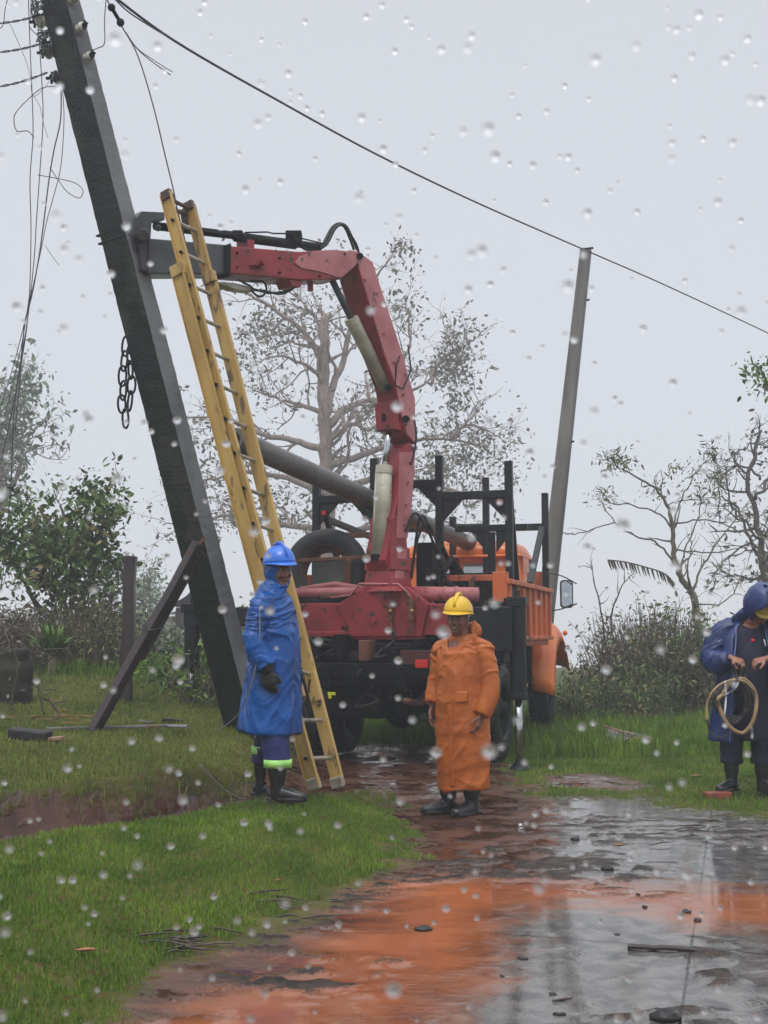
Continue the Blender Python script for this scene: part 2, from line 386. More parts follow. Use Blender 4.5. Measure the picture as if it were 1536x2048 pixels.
# mud lumps stand a little proud of the water film
LG = np.clip((fbm(V[:,0]*6, V[:,1]*13, 5)-.485)*9, 0, 1)*np.clip(lumps.ravel()*1.7-.2, 0, 1)*(GY.ravel() < 13); V[:, 2] += LG*(.010+.03*fbm(V[:,0]*25, V[:,1]*25)); LG = LG.reshape(GX.shape)
idx = np.arange(nx*ny).reshape(ny, nx)
F = np.stack([idx[:-1,:-1].ravel(), idx[:-1,1:].ravel(), idx[1:,1:].ravel(), idx[1:,:-1].ravel()], 1)
me.vertices.add(len(V)); me.vertices.foreach_set('co', V.ravel())
me.loops.add(F.size); me.loops.foreach_set('vertex_index', F.ravel().astype(np.int32))
me.polygons.add(len(F)); me.polygons.foreach_set('loop_start', np.arange(0, F.size, 4, dtype=np.int32)); me.polygons.foreach_set('loop_total', np.full(len(F), 4, np.int32))
me.update(); me.polygons.foreach_set('use_smooth', [True]*len(F))
ca = me.color_attributes.new('cover', 'FLOAT_COLOR', 'POINT')
ca.data.foreach_set('color', np.stack([grass.ravel(), muddy.ravel(), slab.ravel(), LG.ravel()], 1).astype('f').ravel())
ground = bpy.data.objects.new('ground', me); COL.objects.link(ground); ground['kind'] = 'structure'
ground['label'] = 'red earth and wet concrete yard with grass and muddy puddles'
gm = bpy.data.materials.new('ground'); gm.use_nodes = True; me.materials.append(gm)
N = gm.node_tree; B = N.nodes['Principled BSDF']; LK = N.links.new
at = N.nodes.new('ShaderNodeAttribute'); at.attribute_name = 'cover'
tcg = N.nodes.new('ShaderNodeTexCoord'); sp = N.nodes.new('ShaderNodeSeparateColor'); LK(at.outputs['Color'], sp.inputs[0])
def gn(sc, det=6, st=None, dist=0):
    q = N.nodes.new('ShaderNodeTexNoise'); q.inputs['Scale'].default_value = sc; q.inputs['Detail'].default_value = det; q.inputs['Distortion'].default_value = dist
    if st:
        mp = N.nodes.new('ShaderNodeMapping'); mp.inputs['Scale'].default_value = st; LK(tcg.outputs['Object'], mp.inputs[0]); LK(mp.outputs[0], q.inputs['Vector'])
    else: LK(tcg.outputs['Object'], q.inputs['Vector'])
    return q.outputs[0]
def mth(op, a, b, c=None, cl=False):
    q = N.nodes.new('ShaderNodeMath'); q.operation = op; q.use_clamp = cl
    for i, x in enumerate((a, b, c)):
        if x is None: continue
        if isinstance(x, (int, float)): q.inputs[i].default_value = x
        else: LK(x, q.inputs[i])
    return q.outputs[0]
def edge(mask, nz, amp, hard):       # threshold a soft mask with noise -> ragged border
    s = mth('MULTIPLY_ADD', mth('SUBTRACT', nz, .5), amp, mask)
    return mth('MULTIPLY_ADD', mth('SUBTRACT', s, .5), hard, .5, True)
def mixc(f, a, b):
    q = N.nodes.new('ShaderNodeMix'); q.data_type = 'RGBA'
    LK(f, q.inputs['Factor'])
    for k, x in (('A', a), ('B', b)):
        if isinstance(x, tuple): q.inputs[k].default_value = (*x, 1)
        else: LK(x, q.inputs[k])
    return q.outputs['Result']
def mixf(f, a, b):
    q = N.nodes.new('ShaderNodeMix'); LK(f, q.inputs['Factor'])
    for k, x in (('A', a), ('B', b)):
        if isinstance(x, (int, float)): q.inputs[k].default_value = x
        else: LK(x, q.inputs[k])
    return q.outputs['Result']
def rmp(x, a, b):
    q = N.nodes.new('ShaderNodeMapRange'); LK(x, q.inputs[0]); q.inputs[1].default_value = a; q.inputs[2].default_value = b; return q.outputs[0]
n1 = gn(3.5); n2 = gn(14); n3 = gn(60); n4 = gn(1.2); nst = gn(4, 7, (.8, 1.5, 1), .4); n5 = gn(9, 8, None, .6)
grassM = edge(sp.outputs[0], n2, 1.5, 3.0); mudM = edge(sp.outputs[1], nst, 1.1, 1.6); slabM = edge(sp.outputs[2], nst, 1.2, 4)
lumpM = edge(at.outputs['Alpha'], n3, .8, 2.5)
soil = mixc(rmp(n1, .35, .65), (.045,.020,.013), (.105,.045,.028))
conc = mixc(rmp(n5, .35, .65), (.065,.062,.060), (.17,.163,.155))
aggr = mixc(rmp(gn(150, 3), .5, .7), (.9,.9,.9), (1.6,1.5,1.4))
am = N.nodes.new('ShaderNodeMix'); am.data_type = 'RGBA'; am.blend_type = 'MULTIPLY'; am.inputs['Factor'].default_value = 1; LK(conc, am.inputs['A']); LK(aggr, am.inputs['B']); conc = am.outputs['Result']
film = mixc(rmp(n4, .35, .65), (.25,.075,.030), (.38,.125,.050))
lawn = mixc(rmp(n1, .35, .65), (.05,.070,.018), (.10,.098,.03))
lawn = mixc(rmp(n2, .54, .68), lawn, (.085,.05,.025))
# slab joints
bk = N.nodes.new('ShaderNodeTexBrick'); mpb = N.nodes.new('ShaderNodeMapping'); mpb.inputs['Rotation'].default_value = (0,0,R(17)); mpb.inputs['Location'].default_value = (.235,-1.12,0)
LK(tcg.outputs['Object'], mpb.inputs[0]); LK(mpb.outputs[0], bk.inputs[0]); bk.offset = 0; bk.inputs['Scale'].default_value = 1; bk.inputs['Brick Width'].default_value = 1.9; bk.inputs['Row Height'].default_value = 2.1
bk.inputs['Mortar Size'].default_value = .008; bk.inputs['Mortar Smooth'].default_value = .4
conc = mixc(bk.outputs['Fac'], conc, (.02,.018,.016))
col = mixc(slabM, soil, conc); col = mixc(mth('MULTIPLY', mudM, .92), col, film)
col = mixc(lumpM, col, mixc(rmp(n2, .4, .6), (.018,.013,.010), (.05,.032,.022))); col = mixc(grassM, col, lawn)
LK(col, B.inputs['Base Color'])
wetpatch = rmp(n4, .30, .48)
rs = mixf(wetpatch, .16, .03); rs = mixf(rmp(n5, .60, .70), rs, .35)     # slab
rq = mixf(slabM, mixf(rmp(n1, .45, .58), .06, .4), rs); rq = mixf(mudM, rq, mixf(rmp(nst, .5, .65), .05, .2)); rq = mixf(lumpM, rq, .4); rq = mixf(grassM, rq, .85)
LK(rq, B.inputs['Roughness']); B.inputs['IOR'].default_value = 1.5; LK(mixf(lumpM, mixf(grassM, .5, .04), .2), B.inputs['Specular IOR Level'])
bmp = N.nodes.new('ShaderNodeBump'); bmp.inputs['Distance'].default_value = .02
bh = mixf(slabM, mixf(rmp(n1, .45, .58), mth('MULTIPLY', n2, .04), mth('MULTIPLY', n2, .8)), mth('MULTIPLY', n3, .025)); bh = mixf(mudM, bh, mth('MULTIPLY', n3, .012)); bh = mixf(lumpM, bh, mth('ADD', n2, .6)); bh = mixf(grassM, bh, mth('MULTIPLY_ADD', n2, 1.2, mth('MULTIPLY', n3, .6)))
vo = N.nodes.new('ShaderNodeTexVoronoi'); vo.inputs['Scale'].default_value = 3.2; LK(tcg.outputs['Object'], vo.inputs['Vector'])
ringv = mth('MULTIPLY', mth('SINE', mth('MULTIPLY', vo.outputs['Distance'], 75.0), 0), mth('SUBTRACT', 1.0, mth('MULTIPLY', vo.outputs['Distance'], 4.2), None, True))
bh = mixf(grassM, mth('MULTIPLY_ADD', ringv, .03, bh), bh)
LK(bh, bmp.inputs['Height']); LK(bmp.outputs[0], B.inputs['Normal']); bmp.inputs['Strength'].default_value = .6

# ------------------------------------------------------------ grass blades (stuff)
def bulk(name, V, F, m, parent=None):
    me = bpy.data.meshes.new(name); k = F.shape[1]
    me.vertices.add(len(V)); me.vertices.foreach_set('co', V.astype('f').ravel())
    me.loops.add(F.size); me.loops.foreach_set('vertex_index', F.ravel().astype(np.int32))
    me.polygons.add(len(F)); me.polygons.foreach_set('loop_start', np.arange(0, F.size, k, dtype=np.int32)); me.polygons.foreach_set('loop_total', np.full(len(F), k, np.int32))
    me.update(); me.materials.append(m); o = bpy.data.objects.new(name, me); COL.objects.link(o); o.parent = parent; return o
def bilin(A, x, y):
    i = np.clip(np.searchsorted(gx, x)-1, 0, nx-2); j = np.clip(np.searchsorted(gy, y)-1, 0, ny-2)
    return A[j, i]
def blades(name, m, n, region, hmin, hmax, wd, mask, thr, label, lean=.6):
    x, y = region(n)
    g = bilin(mask, x, y)+(fbm(x*5, y*5)-.47)*.9; keep = g > thr; x, y = x[keep], y[keep]; n = len(x)
    z = height(x, y); a = rng.random(n)*2*np.pi; tall = .55+.9*fbm(x*2.3+3, y*2.3)
    h = (hmin+(hmax-hmin)*rng.random(n)**1.6)*tall; ln = h*lean*(rng.random(n)+.1); b = rng.random(n)*2*np.pi; W = wd*(.6+.8*rng.random(n))
    sc = 1+np.clip((y-8)/14, 0, 1.6); W = W*sc
    sx, sy = np.cos(a)*W/2, np.sin(a)*W/2; lx, ly = np.cos(b)*ln, np.sin(b)*ln
    v = np.empty((n, 5, 3))
    v[:,0] = np.stack([x-sx, y-sy, z-.01], 1); v[:,1] = np.stack([x+sx, y+sy, z-.01], 1)
    v[:,2] = np.stack([x+sx*.8+lx*.35, y+sy*.8+ly*.35, z+h*.6], 1); v[:,3] = np.stack([x-sx*.8+lx*.35, y-sy*.8+ly*.35, z+h*.6], 1)
    v[:,4] = np.stack([x+lx, y+ly, z+h], 1)
    i = np.arange(n)*5; F = np.concatenate([np.stack([i, i+1, i+2], 1), np.stack([i, i+2, i+3], 1), np.stack([i+3, i+2, i+4], 1)])
    o = bulk(name, v.reshape(-1, 3), F, m); tag(o, label, 'grass', kind='stuff'); return o
def wedge(y0, y1, u0, u1, pw=1.0):
    def f(n):
        t = rng.random(n)**pw; y = y0+(y1-y0)*t; u = u0+(u1-u0)*rng.random(n); return (u-CU)/FPX*y, y
    return f
g1 = mat('grass_blade', (.185,.285,.035), .5, c2=(.07,.14,.018), s2=1.8, f2=.7, c3=(.24,.21,.045), s3=40, t3=.6, spec=.1)
g2 = mat('grass_blade_olive', (.22,.25,.055), .5, c2=(.10,.14,.03), s2=1.3, f2=.7, c3=(.25,.19,.07), s3=30, t3=.62, spec=.1)
blades('long_grass', g2, 9000, wedge(6.0, 11, -500, 800), .05, .16, .006, np.clip(1-np.abs(Q-.38)/.18, 0, 1)*(GX < -.9), .45, 'long wet grass hanging over the edge of the ditch', 1.1)
blades('grass', g1, 150000, wedge(3.9, 10, -500, 1000, .9), .010, .040, .0048, g_near*(1-lumps*.6)-.45*np.clip((fbm(GX*1.8+4, GY*1.8)-.55)*5, 0, 1), .50, 'short wet green grass on the near verge beside the road')
blades('grass', g2, 130000, wedge(6.0, 15, -600, 780, .85), .014, .05, .006, g_bank-.3*np.clip((fbm(GX*1.6, GY*1.6)-.55)*5, 0, 1), .46, 'olive green grass covering the bank around the leaning pole')
blades('grass', g1, 90000, wedge(9, 17, 830, 2000, .8), .014, .052, .006, g_right*(1-strip), .55, 'green grass on the right side beyond the wet slabs')
blades('tall_grass', g1, 26000, wedge(12.8, 19, 1080, 1900), .08, .26, .008, g_right, .3, 'taller dark green grass in front of the hedge', .5)
blades('tall_grass', g1, 16000, wedge(14, 21, 560, 1150), .08, .26, .008, g_far, .2, 'tall grass seen underneath the truck, behind its wheels', .5)
blades('tall_grass', g1, 26000, wedge(13.5, 20, -500, 640), .06, .22, .008, g_far, .3, 'taller grass behind the leaning pole and the brace', .5)

# ------------------------------------------------------------ leaning concrete pole
def leaning_axis(v):
    """centre of the leaning pole at image row v"""
    u = 120+(424-120)*v/1193; Y = 9.35+(v/1450)*1.65; return P(u, v, Y)
lp0 = leaning_axis(1500); lp1 = leaning_axis(-90)
t = root('leaning_utility_pole', 'dark wet concrete utility pole leaning left on the grass bank, held by the crane', 'utility pole', (lp0.x, lp0.y, hz(lp0.x, lp0.y)))
ax = (lp1-lp0).normalized()
fd = Vector((math.sin(R(-33)), -math.cos(R(-33)), 0)); fd = (fd-ax*fd.dot(ax)).normalized(); sd = ax.cross(fd).normalized()
if sd.x < 0: sd = -sd
# main face looks left-front (fd); narrow right face (sd) has its daylight put into a paler colour
W0, D0, W1, D1 = .335, .20, .285, .165
def ring(p, wd, dp, rec):
    a, b = wd/2, dp/2
    return [p-sd*a-fd*b, p+sd*a-fd*b, p+sd*a+fd*b, p-sd*a+fd*b]
mb = MB(); nseg = 130; rr_ = random.Random(3)
for i in range(nseg+1):
    k = i/nseg; p = lp0.lerp(lp1, k); q = ring(p, W0+(W1-W0)*k, D0+(D1-D0)*k, 0)
    jit = [Vector([rr_.uniform(-1,1)*.0024 for _ in range(3)]) for _ in q]
    mb.v += [a+b for a, b in zip(q, jit)]
for i in range(nseg):
    for k in range(4): mb.f.append((i*4+k, i*4+(k+1) % 4, (i+1)*4+(k+1) % 4, (i+1)*4+k))
mb.f.append((3,2,1,0)); n_ = nseg*4; mb.f.append((n_,n_+1,n_+2,n_+3))
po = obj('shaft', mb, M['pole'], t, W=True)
po.data.materials.append(M['polelit'])
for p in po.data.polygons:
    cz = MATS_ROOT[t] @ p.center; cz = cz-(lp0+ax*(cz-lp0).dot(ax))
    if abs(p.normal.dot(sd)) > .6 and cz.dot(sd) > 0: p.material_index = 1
def pface(v, side, along=0.0):
    """point on the pole surface at row v: side +1 right face, -1 left edge, 0 front"""
    c = leaning_axis(v); k = min(1, max(0, (lp0-c).length/(lp1-lp0).length)); wd = W0+(W1-W0)*k; dp = D0+(D1-D0)*k
    if side == 0: return c+fd*dp/2+sd*along
    return c+sd*side*wd/2+fd*along
for v_ in (188, 350, 512, 700):
    mb = MB(); c = pface(v_, 1, .0); mb.tube([c-sd*.004, c+sd*.003], .012, 10); obj('bolt_hole', mb, M['greasy'], t, W=True)
# insulators: spool on a bolt
def insulator(c, d, s=1.0, name='insulator', m=M['porcelain']):
    d = Vector(d).normalized(); Mx = d.to_track_quat('X', 'Z').to_matrix().to_4x4(); Mx = Matrix.Translation(c) @ Mx
    prof = [(.012,0),(.034,.004),(.040,.018),(.036,.03),(.022,.038),(.022,.048),(.038,.056),(.040,.07),(.030,.082),(.012,.086)]
    mb = MB().lathe([(r*s, x*s) for r, x in prof], 18, Mx)
    o = obj(name, mb, m, t, smooth=True, W=True)
    mb = MB().tube([c-d*.03*s, c+d*.135*s], .009*s, 8); mb.tube([c+d*.088*s, c+d*.105*s], .022*s, 6); 
    mb.beam(c+d*.1*s+Vector((0,0,-.035*s)), c+d*.1*s+Vector((0,0,.035*s)), .012, .02)
    q = obj('bolt', mb, M['greasy'], o, smooth=False, W=True, wroot=t)
for v_ in (14, 72, 130): insulator(pface(v_, 1, .03)-sd*.006, sd+Vector((0,-.25,0)), 1.1)
for v_, al in ((30, .03), (92, .03), (143, .0)):
    insulator(pface(v_, -1, al)+sd*.01, -sd+Vector((0,-.3,.1)), 1.55, m=M['porcelain'] if v_ < 140 else M['darkgrey'])
for v_ in (8, 60, 84):
    c = pface(v_, -1, .1); mb = MB()
    rr = random.Random(v_)
    for k in range(5):
        pts = [c+Vector((rr.uniform(-.1,.03), rr.uniform(-.05,.05), rr.uniform(-.08,.08))) for _ in range(6)]; mb.tube(pts, .007, 5)
    obj('binding_wire', mb, M['wirelight'], t, smooth=True, W=True)

def smooth_path(pts, n=6):
    pts = [Vector(p) for p in pts]; out = []
    for i in range(len(pts)-1):
        p0 = pts[max(i-1,0)]; p1 = pts[i]; p2 = pts[i+1]; p3 = pts[min(i+2, len(pts)-1)]
        for k in range(n):
            s = k/n; out.append(.5*((2*p1)+(p2-p0)*s+(2*p0-5*p1+4*p2-p3)*s*s+(3*p1-p0-3*p2+p3)*s**3))
    out.append(pts[-1]); return out
def wire(px, label, r=.0045, m='wire', name='wire', group=None, cat='wire', n=6, parent=None):
    """px: list of (u, v, Y)"""
    mb = MB().tube(smooth_path([P(*q) if len(q) == 3 else Vector(q[:3]) for q in px], n), r, 5)
    o = obj(name, mb, M[m], parent, smooth=True)
    if not parent: tag(o, label, cat, group)
    return o
# long line over the far post
wire([(205,-25,9.4),(350,82,10.3),(560,203,11.8),(760,312,13.6),(960,408,15.8),(1170,500,19.0),(1330,570,21.5),(1536,666,24.5),(1750,770,28)], 'long dark overhead cable sagging from the leaning pole over the grey far post', .013, name='overhead_cable', cat='cable', n=8)
wire([(205,-30,9.4),(250,18,9.6),(300,52,9.9),(350,82,10.3)], 'short second strand twisted beside the start of the long overhead cable', .007, cat='wire')
g_ = 'slack wires hanging down at the left edge'
wire([(56,-30,9.0),(60,90,9.0),(64,185,9.0),(66,270,9.0),(60,360,9.0),(62,470,9.0),(57,620,8.9),(40,740,8.9),(5,910,8.9),(-10,960,8.9)], 'leftmost long slack wire hanging down past the left edge', .004, group=g_)
wire([(68,-30,9.1),(78,80,9.1),(84,170,9.1),(86,240,9.1),(80,340,9.1),(73,440,9.1),(68,520,9.1),(55,640,9.1),(30,800,9.1),(22,960,9.1),(8,1130,9.1),(-4,1200,9.1)], 'slack wire hanging lowest, reaching down beside the dark green bush', .004, group=g_)
wire([(122,175,9.3),(121,240,9.3),(108,300,9.3),(98,360,9.3),(88,440,9.3),(80,500,9.3),(66,580,9.2),(48,660,9.2),(38,780,9.2),(30,860,9.1)], 'kinked dark wire hanging from the left edge of the leaning pole', .0055, group=g_)
wire([(125,180,9.35),(128,240,9.35),(122,330,9.3),(108,390,9.3),(94,440,9.3),(82,500,9.25),(62,590,9.2),(30,720,9.2),(-10,850,9.1)], 'thin wire hanging just beside the kinked dark wire', .0035, group=g_)
wire([(75,350,9.1),(110,356,9.1),(150,366,9.1),(166,382,9.1),(158,396,9.1),(135,384,9.1),(118,362,9.1),(100,335,9.1)], 'wire bent into a drooping loop left of the leaning pole', .0035)
wire([(122,172,9.3),(85,176,9.2),(55,200,9.1),(32,225,9.0),(28,242,9.0),(34,262,9.0),(55,262,9.0),(68,275,9.0)], 'wire bulging left in a hooked bow below the lowest left insulator', .004)
wire([(108,150,9.3),(88,176,9.2),(66,192,9.1),(60,150,9.1),(48,112,9.1),(20,48,9.0)], 'fine curled wire crossing between the hanging wires near the top', .0025, m='wirelight')
wire([(66,190,9.0),(80,214,9.0),(88,250,9.0),(96,275,9.0)], 'short loose wire end beside the hanging wires', .0025, m='wirelight')
wire([(65,-20,9.0),(62,30,9.1),(60,55,9.2),(88,82,9.3)], 'wire curving from the top edge to the upper left insulator', .0035)
wire([(20,-20,9.0),(10,20,9.0),(6,50,9.0),(-8,62,9.0)], 'short wire end hooking out at the top left corner', .0035)
wire([(90,490,8.9),(104,512,8.9),(118,530,8.9)], 'short floating wire end below the looped wire', .0025, m='wirelight')
wire([(60,580,9.1),(45,680,9.0),(20,790,9.0),(-8,900,9.0)], 'lowest thin wire slanting out through the left edge', .003)
def twisted(a, b, Y, label):
    mb = MB(); pa, pb = P(*a, Y), P(*b, Y+.1); L = (pb-pa).length; n = 60
    for ph in (0, math.pi):
        pts = []
        for i in range(n+1):
            s = i/n; p = pa.lerp(pb, s)+Vector((0,0,-.02*math.sin(math.pi*s))); an = ph+s*L*38; pts.append(p+Vector((0, math.cos(an)*.006, math.sin(an)*.006)))
        mb.tube(pts, .005, 5)
    tag(obj('twisted_line', mb, M['wire'], None, smooth=True), label, 'wire', 'twisted service lines ending on the leaning pole')
twisted((-20,48),(92,26),9.3,'topmost twisted line running from the left edge to the upper insulators')
twisted((-20,106),(100,82),9.35,'middle twisted line running from the left edge to the second insulators')
twisted((-20,176),(95,145),9.4,'lowest twisted line ending at the dark insulator')
wire([(214,-20,9.5),(209,40,9.5),(209,86,9.5),(196,96,9.5),(176,104,9.45),(158,120,9.4)], 'bent wire dropping from the top edge to the right face of the leaning pole', .0045)
wire([(190,140,9.5),(196,150,9.5),(200,180,9.5)], 'tiny wire tail under the lowest right insulator', .003)
# guy line with turnbuckle
t = root('guy_line', 'steel guy line with dark turnbuckle running down behind the top of the yellow ladder', 'guy wire', P(241,46,9.7))
obj('line', MB().tube(smooth_path([P(*q) for q in ((205,-20,9.6),(222,15,9.65),(243,52,9.7),(275,110,9.7),(306,210,9.7),(330,310,9.7),(350,395,9.7),(362,470,9.68),(372,560,9.62),(395,640,9.6))]), .0065, 6), M['wire'], t, smooth=True, W=True)
mb = MB(); a_, b_ = P(223,15,9.66), P(241,45,9.69); mb.tube([a_, a_.lerp(b_,.3), b_], .018, 8); mb.ell(a_, (.035,.03,.035)); mb.ell(b_, (.035,.03,.038))
obj('turnbuckle', mb, M['greasy'], t, smooth=True, W=True)
mb = MB(); mb.tube(smooth_path([P(252,65,9.7),P(272,95,9.7),P(300,120,9.7),P(341,150,9.7)]), .005, 5); mb.tube(smooth_path([P(252,65,9.7),P(275,97,9.7),P(310,122,9.7),P(345,144,9.7)]), .004, 5)
obj('frayed_end', mb, M['wire'], t, smooth=True, W=True)

# ------------------------------------------------------------ chain on the pole
t = root('hanging_chain', 'black steel chain hanging from the left side of the leaning pole', 'chain', P(250,850,10.2))
def link(c, d, L, wd, r, ang):
    d = Vector(d).normalized(); s = d.orthogonal().normalized(); s = Matrix.Rotation(ang, 3, d) @ s
    pts = []
    for k in range(16):
        a = 2*math.pi*k/16; pts.append(c+d*math.cos(a)*(L/2-(.0 if abs(math.cos(a)) < .5 else 0))+s*math.sin(a)*wd/2*(1 if abs(math.sin(a)) < .9 else .95))
    return MB().tube(pts, r, 7, closed=True)
k = 0
for (u, v), (u2, v2) in zip([(254,672),(250,702),(246,732),(247,762),(243,790),(250,818)], [(250,712),(247,742),(244,772),(246,800),(244,826),(252,856)]):
    a, b = P(u, v, 10.12), P(u2, v2, 10.12); obj('link', link((a+b)/2, b-a, (b-a).length*1.02, .075, .0105, (k % 2)*1.1+.2), M['chain'], t, smooth=True, W=True); k += 1
for (u, v), (u2, v2) in zip([(262,690),(260,722),(264,752),(262,782)], [(262,728),(262,758),(262,788),(258,822)]):
    a, b = P(u, v, 10.15), P(u2, v2, 10.15); obj('link', link((a+b)/2, b-a, (b-a).length*1.02, .075, .0105, (k % 2)*1.1+.5), M['chain'], t, smooth=True, W=True); k += 1

# ------------------------------------------------------------ raking brace and stub post
t = root('wooden_brace', 'dark wet timber brace slanting from the grass up against the leaning pole', 'brace', gray_pt(187,1462))
b0 = gray_pt(187,1462); b1 = P(398,1086,10.30)
mb = MB(); n = 14
pts = [b0.lerp(b1, i/n)+Vector((random.uniform(-1,1)*.004,0,random.uniform(-1,1)*.004)) for i in range(n+1)]
mb.tube(pts, [(.072,.062)]*(n+1), 4, ref=(0,1,.3)); obj('beam', mb, M['brace'], t, W=True, bevel=.008)
mb = MB(); q0 = b0.lerp(b1,.40); q1 = b0.lerp(b1,.985); off = Vector((.035,.055,-.04)); mb.beam(q0+off, q1+off, .055, .05); obj('splint', mb, M['brace'], t, W=True, bevel=.006)
mb = MB(); q = b0.lerp(b1,.93); mb.beam(q+Vector((-.02,-.03,0)), b1+Vector((.06,-.05,.05)), .05, .03, w2=.012); obj('splintered_tip', mb, M['rust'], t, W=True)
mb = MB(); mb.tube([b0.lerp(b1,.55)+Vector((0,0,.0))+Vector((math.cos(a)*.085, math.sin(a)*.085, math.sin(a)*.03)) for a in np.linspace(0,6.28,14)[:-1]], .008, 5, closed=True); obj('rope_tie', mb, M['hosedark'], t, W=True)
c = P(262,1112,12.7); t0 = P(262,1395,12.7); 
mb = MB(); pts = [Vector((c.x+.008*math.sin(i*1.3)-.03*(1-i/10), c.y, t0.z-.25+(c.z-t0.z+.25)*i/10)) for i in range(11)]
mb.tube(pts, .088, 4, ref=(1,1,0)); tag(obj('stub_post', mb, M['brace'], None, bevel=.01), 'short upright dark timber post standing behind the slanting brace', 'post')

# ------------------------------------------------------------ far grey post
t = root('far_concrete_post', 'tall pale grey concrete post leaning right behind the orange truck', 'utility pole', (G(1078,1432).x, 19.0, 0))
a = P(1070,1420,18.9); b = P(1172,498,19.3); ex = Vector((1,-.45,0)).normalized(); 
mb = MB(); mb.beam(a, b, .27, .22, up=(.45,1,0), w2=.18, h2=.15); obj('shaft', mb, M['polefar'], t, W=True, bevel=.02)
c = P(1180,560,19.2); 
for v_ in (610, 900): 
    c = a.lerp(b, (1420-v_)/922); mb = MB().tube([c+Vector((.1,-.1,0)), c+Vector((.13,-.14,0))], .018, 8); obj('bolt', mb, M['greasy'], t, W=True)
mb = MB(); c = a.lerp(b, .995); mb.tube([c+Vector((-.1,-.15,-.02)), c+Vector((.1,-.17,.0))], .02, 8); obj('wire_clamp', mb, M['greasy'], t, W=True)

# ------------------------------------------------------------ crane truck
TH = R(-17); TX, TY, TZ = .04, 12.3, .05
truck = root('crane_truck', 'orange and red crane truck with black rack frames, parked with its rear towards the camera', 'truck', (TX, TY, TZ), TH)
def K(name, mb, m, parent=truck, **kw): return obj(name, mb, M[m] if isinstance(m, str) else m, parent, **kw)
TM = MATS_ROOT[truck]; TMi = TM.inverted()
def tbx(*bs, **kw):
    mb = MB()
    for c, d in bs: mb.box(c, d)
    return mb
# chassis
mb = MB()
for s in (-1, 1): mb.box((s*.4, 2.3, .88), (.09, 6.3, .22))
for y in (-.75, .6, 1.8, 3.0, 4.4): mb.box((0, y, .88), (.72, .1, .16))
K('chassis_frame', mb, 'greasy', bevel=.01)
mb = MB(); mb.tube([(-.95,.55,.52),(.95,.55,.52)], .075, 12); mb.ell((0,.55,.52),(.22,.24,.24)); mb.tube([(0,.6,.55),(0,3.2,.72)], .05, 10)
for s in (-1,1):
    for k in range(5): mb.box((s*.52, .55, .66+k*.018), (.08, 1.25-.2*k, .014))
K('rear_axle', mb, 'greasy', smooth=False)
mb = MB(); mb.tube([(-.85,4.3,.52),(.85,4.3,.52)], .06, 12); mb.box((0,4.3,.62),(1.2,.2,.12)); mb.box((0,4.2,.95),(.6,.9,.5)); K('front_axle', mb, 'greasy')
mb = MB(); mb.tube([(.25,-.3,.55),(.3,1.2,.55),(.3,2.6,.6)], .09, 10); mb.box((-.2,-.2,.62),(.5,.35,.35)); mb.box((.75,1.9,.75),(.45,.8,.45)); mb.box((-.75,1.9,.75),(.45,.9,.45)); mb.box((0,2.2,1.02),(1.5,2.6,.12)); mb.box((-.55,-.1,.95),(.25,.5,.3)); mb.box((.5,-.15,1.0),(.3,.4,.25))
K('underbody_tank', mb, 'greasy', bevel=.02)
def tyre_prof(Rr, w):
    return [(Rr*.56,-w*.40),(Rr*.62,-w*.5),(Rr*.80,-w*.54),(Rr*.93,-w*.47),(Rr*.985,-w*.40),(Rr,-w*.2),(Rr*.97,-w*.17),(Rr*.97,-w*.13),(Rr,-w*.1),(Rr,w*.1),(Rr*.97,w*.13),(Rr*.97,w*.17),(Rr,w*.2),(Rr*.985,w*.40),(Rr*.93,w*.47),(Rr*.80,w*.54),(Rr*.62,w*.5),(Rr*.56,w*.40)]
def wheel(c, Rr, w, name='wheel', Mx=None, rimm='greasy', side=1, lugs=True, parent=truck):
    Mx = Matrix.Translation(Vector(c)) @ (Mx if Mx is not None else Matrix())
    o = K(name, MB().lathe(tyre_prof(Rr, w), 44, Mx, closed=True), 'rubber', parent, smooth=True)
    # tread lugs
    if lugs:
        mb = MB()
        for k in range(34):
            a = 2*math.pi*k/34
            for s in (-1, 1):
                q = Mx @ Matrix.Rotation(a+(s*.05), 4, 'X') @ Matrix.Translation(Vector((s*w*.30, 0, Rr*.995)))
                mb.box(q.translation, (w*.3, Rr*.09, .03), q.to_3x3())
        n0 = MB().lathe(tyre_prof(Rr, w), 44, Mx, closed=True); n0.add(mb.v, mb.f); me_ = bpy.data.meshes.new('wheel'); me_.from_pydata([tuple(p) for p in n0.v], [], n0.f); me_.materials.append(M['rubber']); o.data = me_
    mb = MB(); mb.lathe([(Rr*.57,-w*.42),(Rr*.60,-w*.46),(Rr*.52,-w*.38),(Rr*.50,w*.3),(Rr*.60,w*.46),(Rr*.57,w*.42),(Rr*.54,w*.3),(Rr*.54,-w*.3)], 36, Mx, closed=True)
    if rimm == 'greasy': mb.lathe([(Rr*.51, side*w*.1),(Rr*.32, side*w*.28),(Rr*.2, side*w*.3),(Rr*.17, side*w*.55),(0.01, side*w*.58)] if side > 0 else [(0.01, side*w*.58),(Rr*.17, side*w*.55),(Rr*.2, side*w*.3),(Rr*.32, side*w*.28),(Rr*.51, side*w*.1)], 30, Mx)
    K('rim', mb, rimm, o, smooth=True)
    return o
for s in (-1, 1):
    wheel((s*1.02, .55, .5), .50, .26, side=s); wheel((s*.70, .55, .5), .50, .26, side=s, lugs=False); 
    wheel((s*.93, 4.3, .5), .50, .27, side=s, Mx=Matrix.Rotation(R(4), 4, 'Z'))
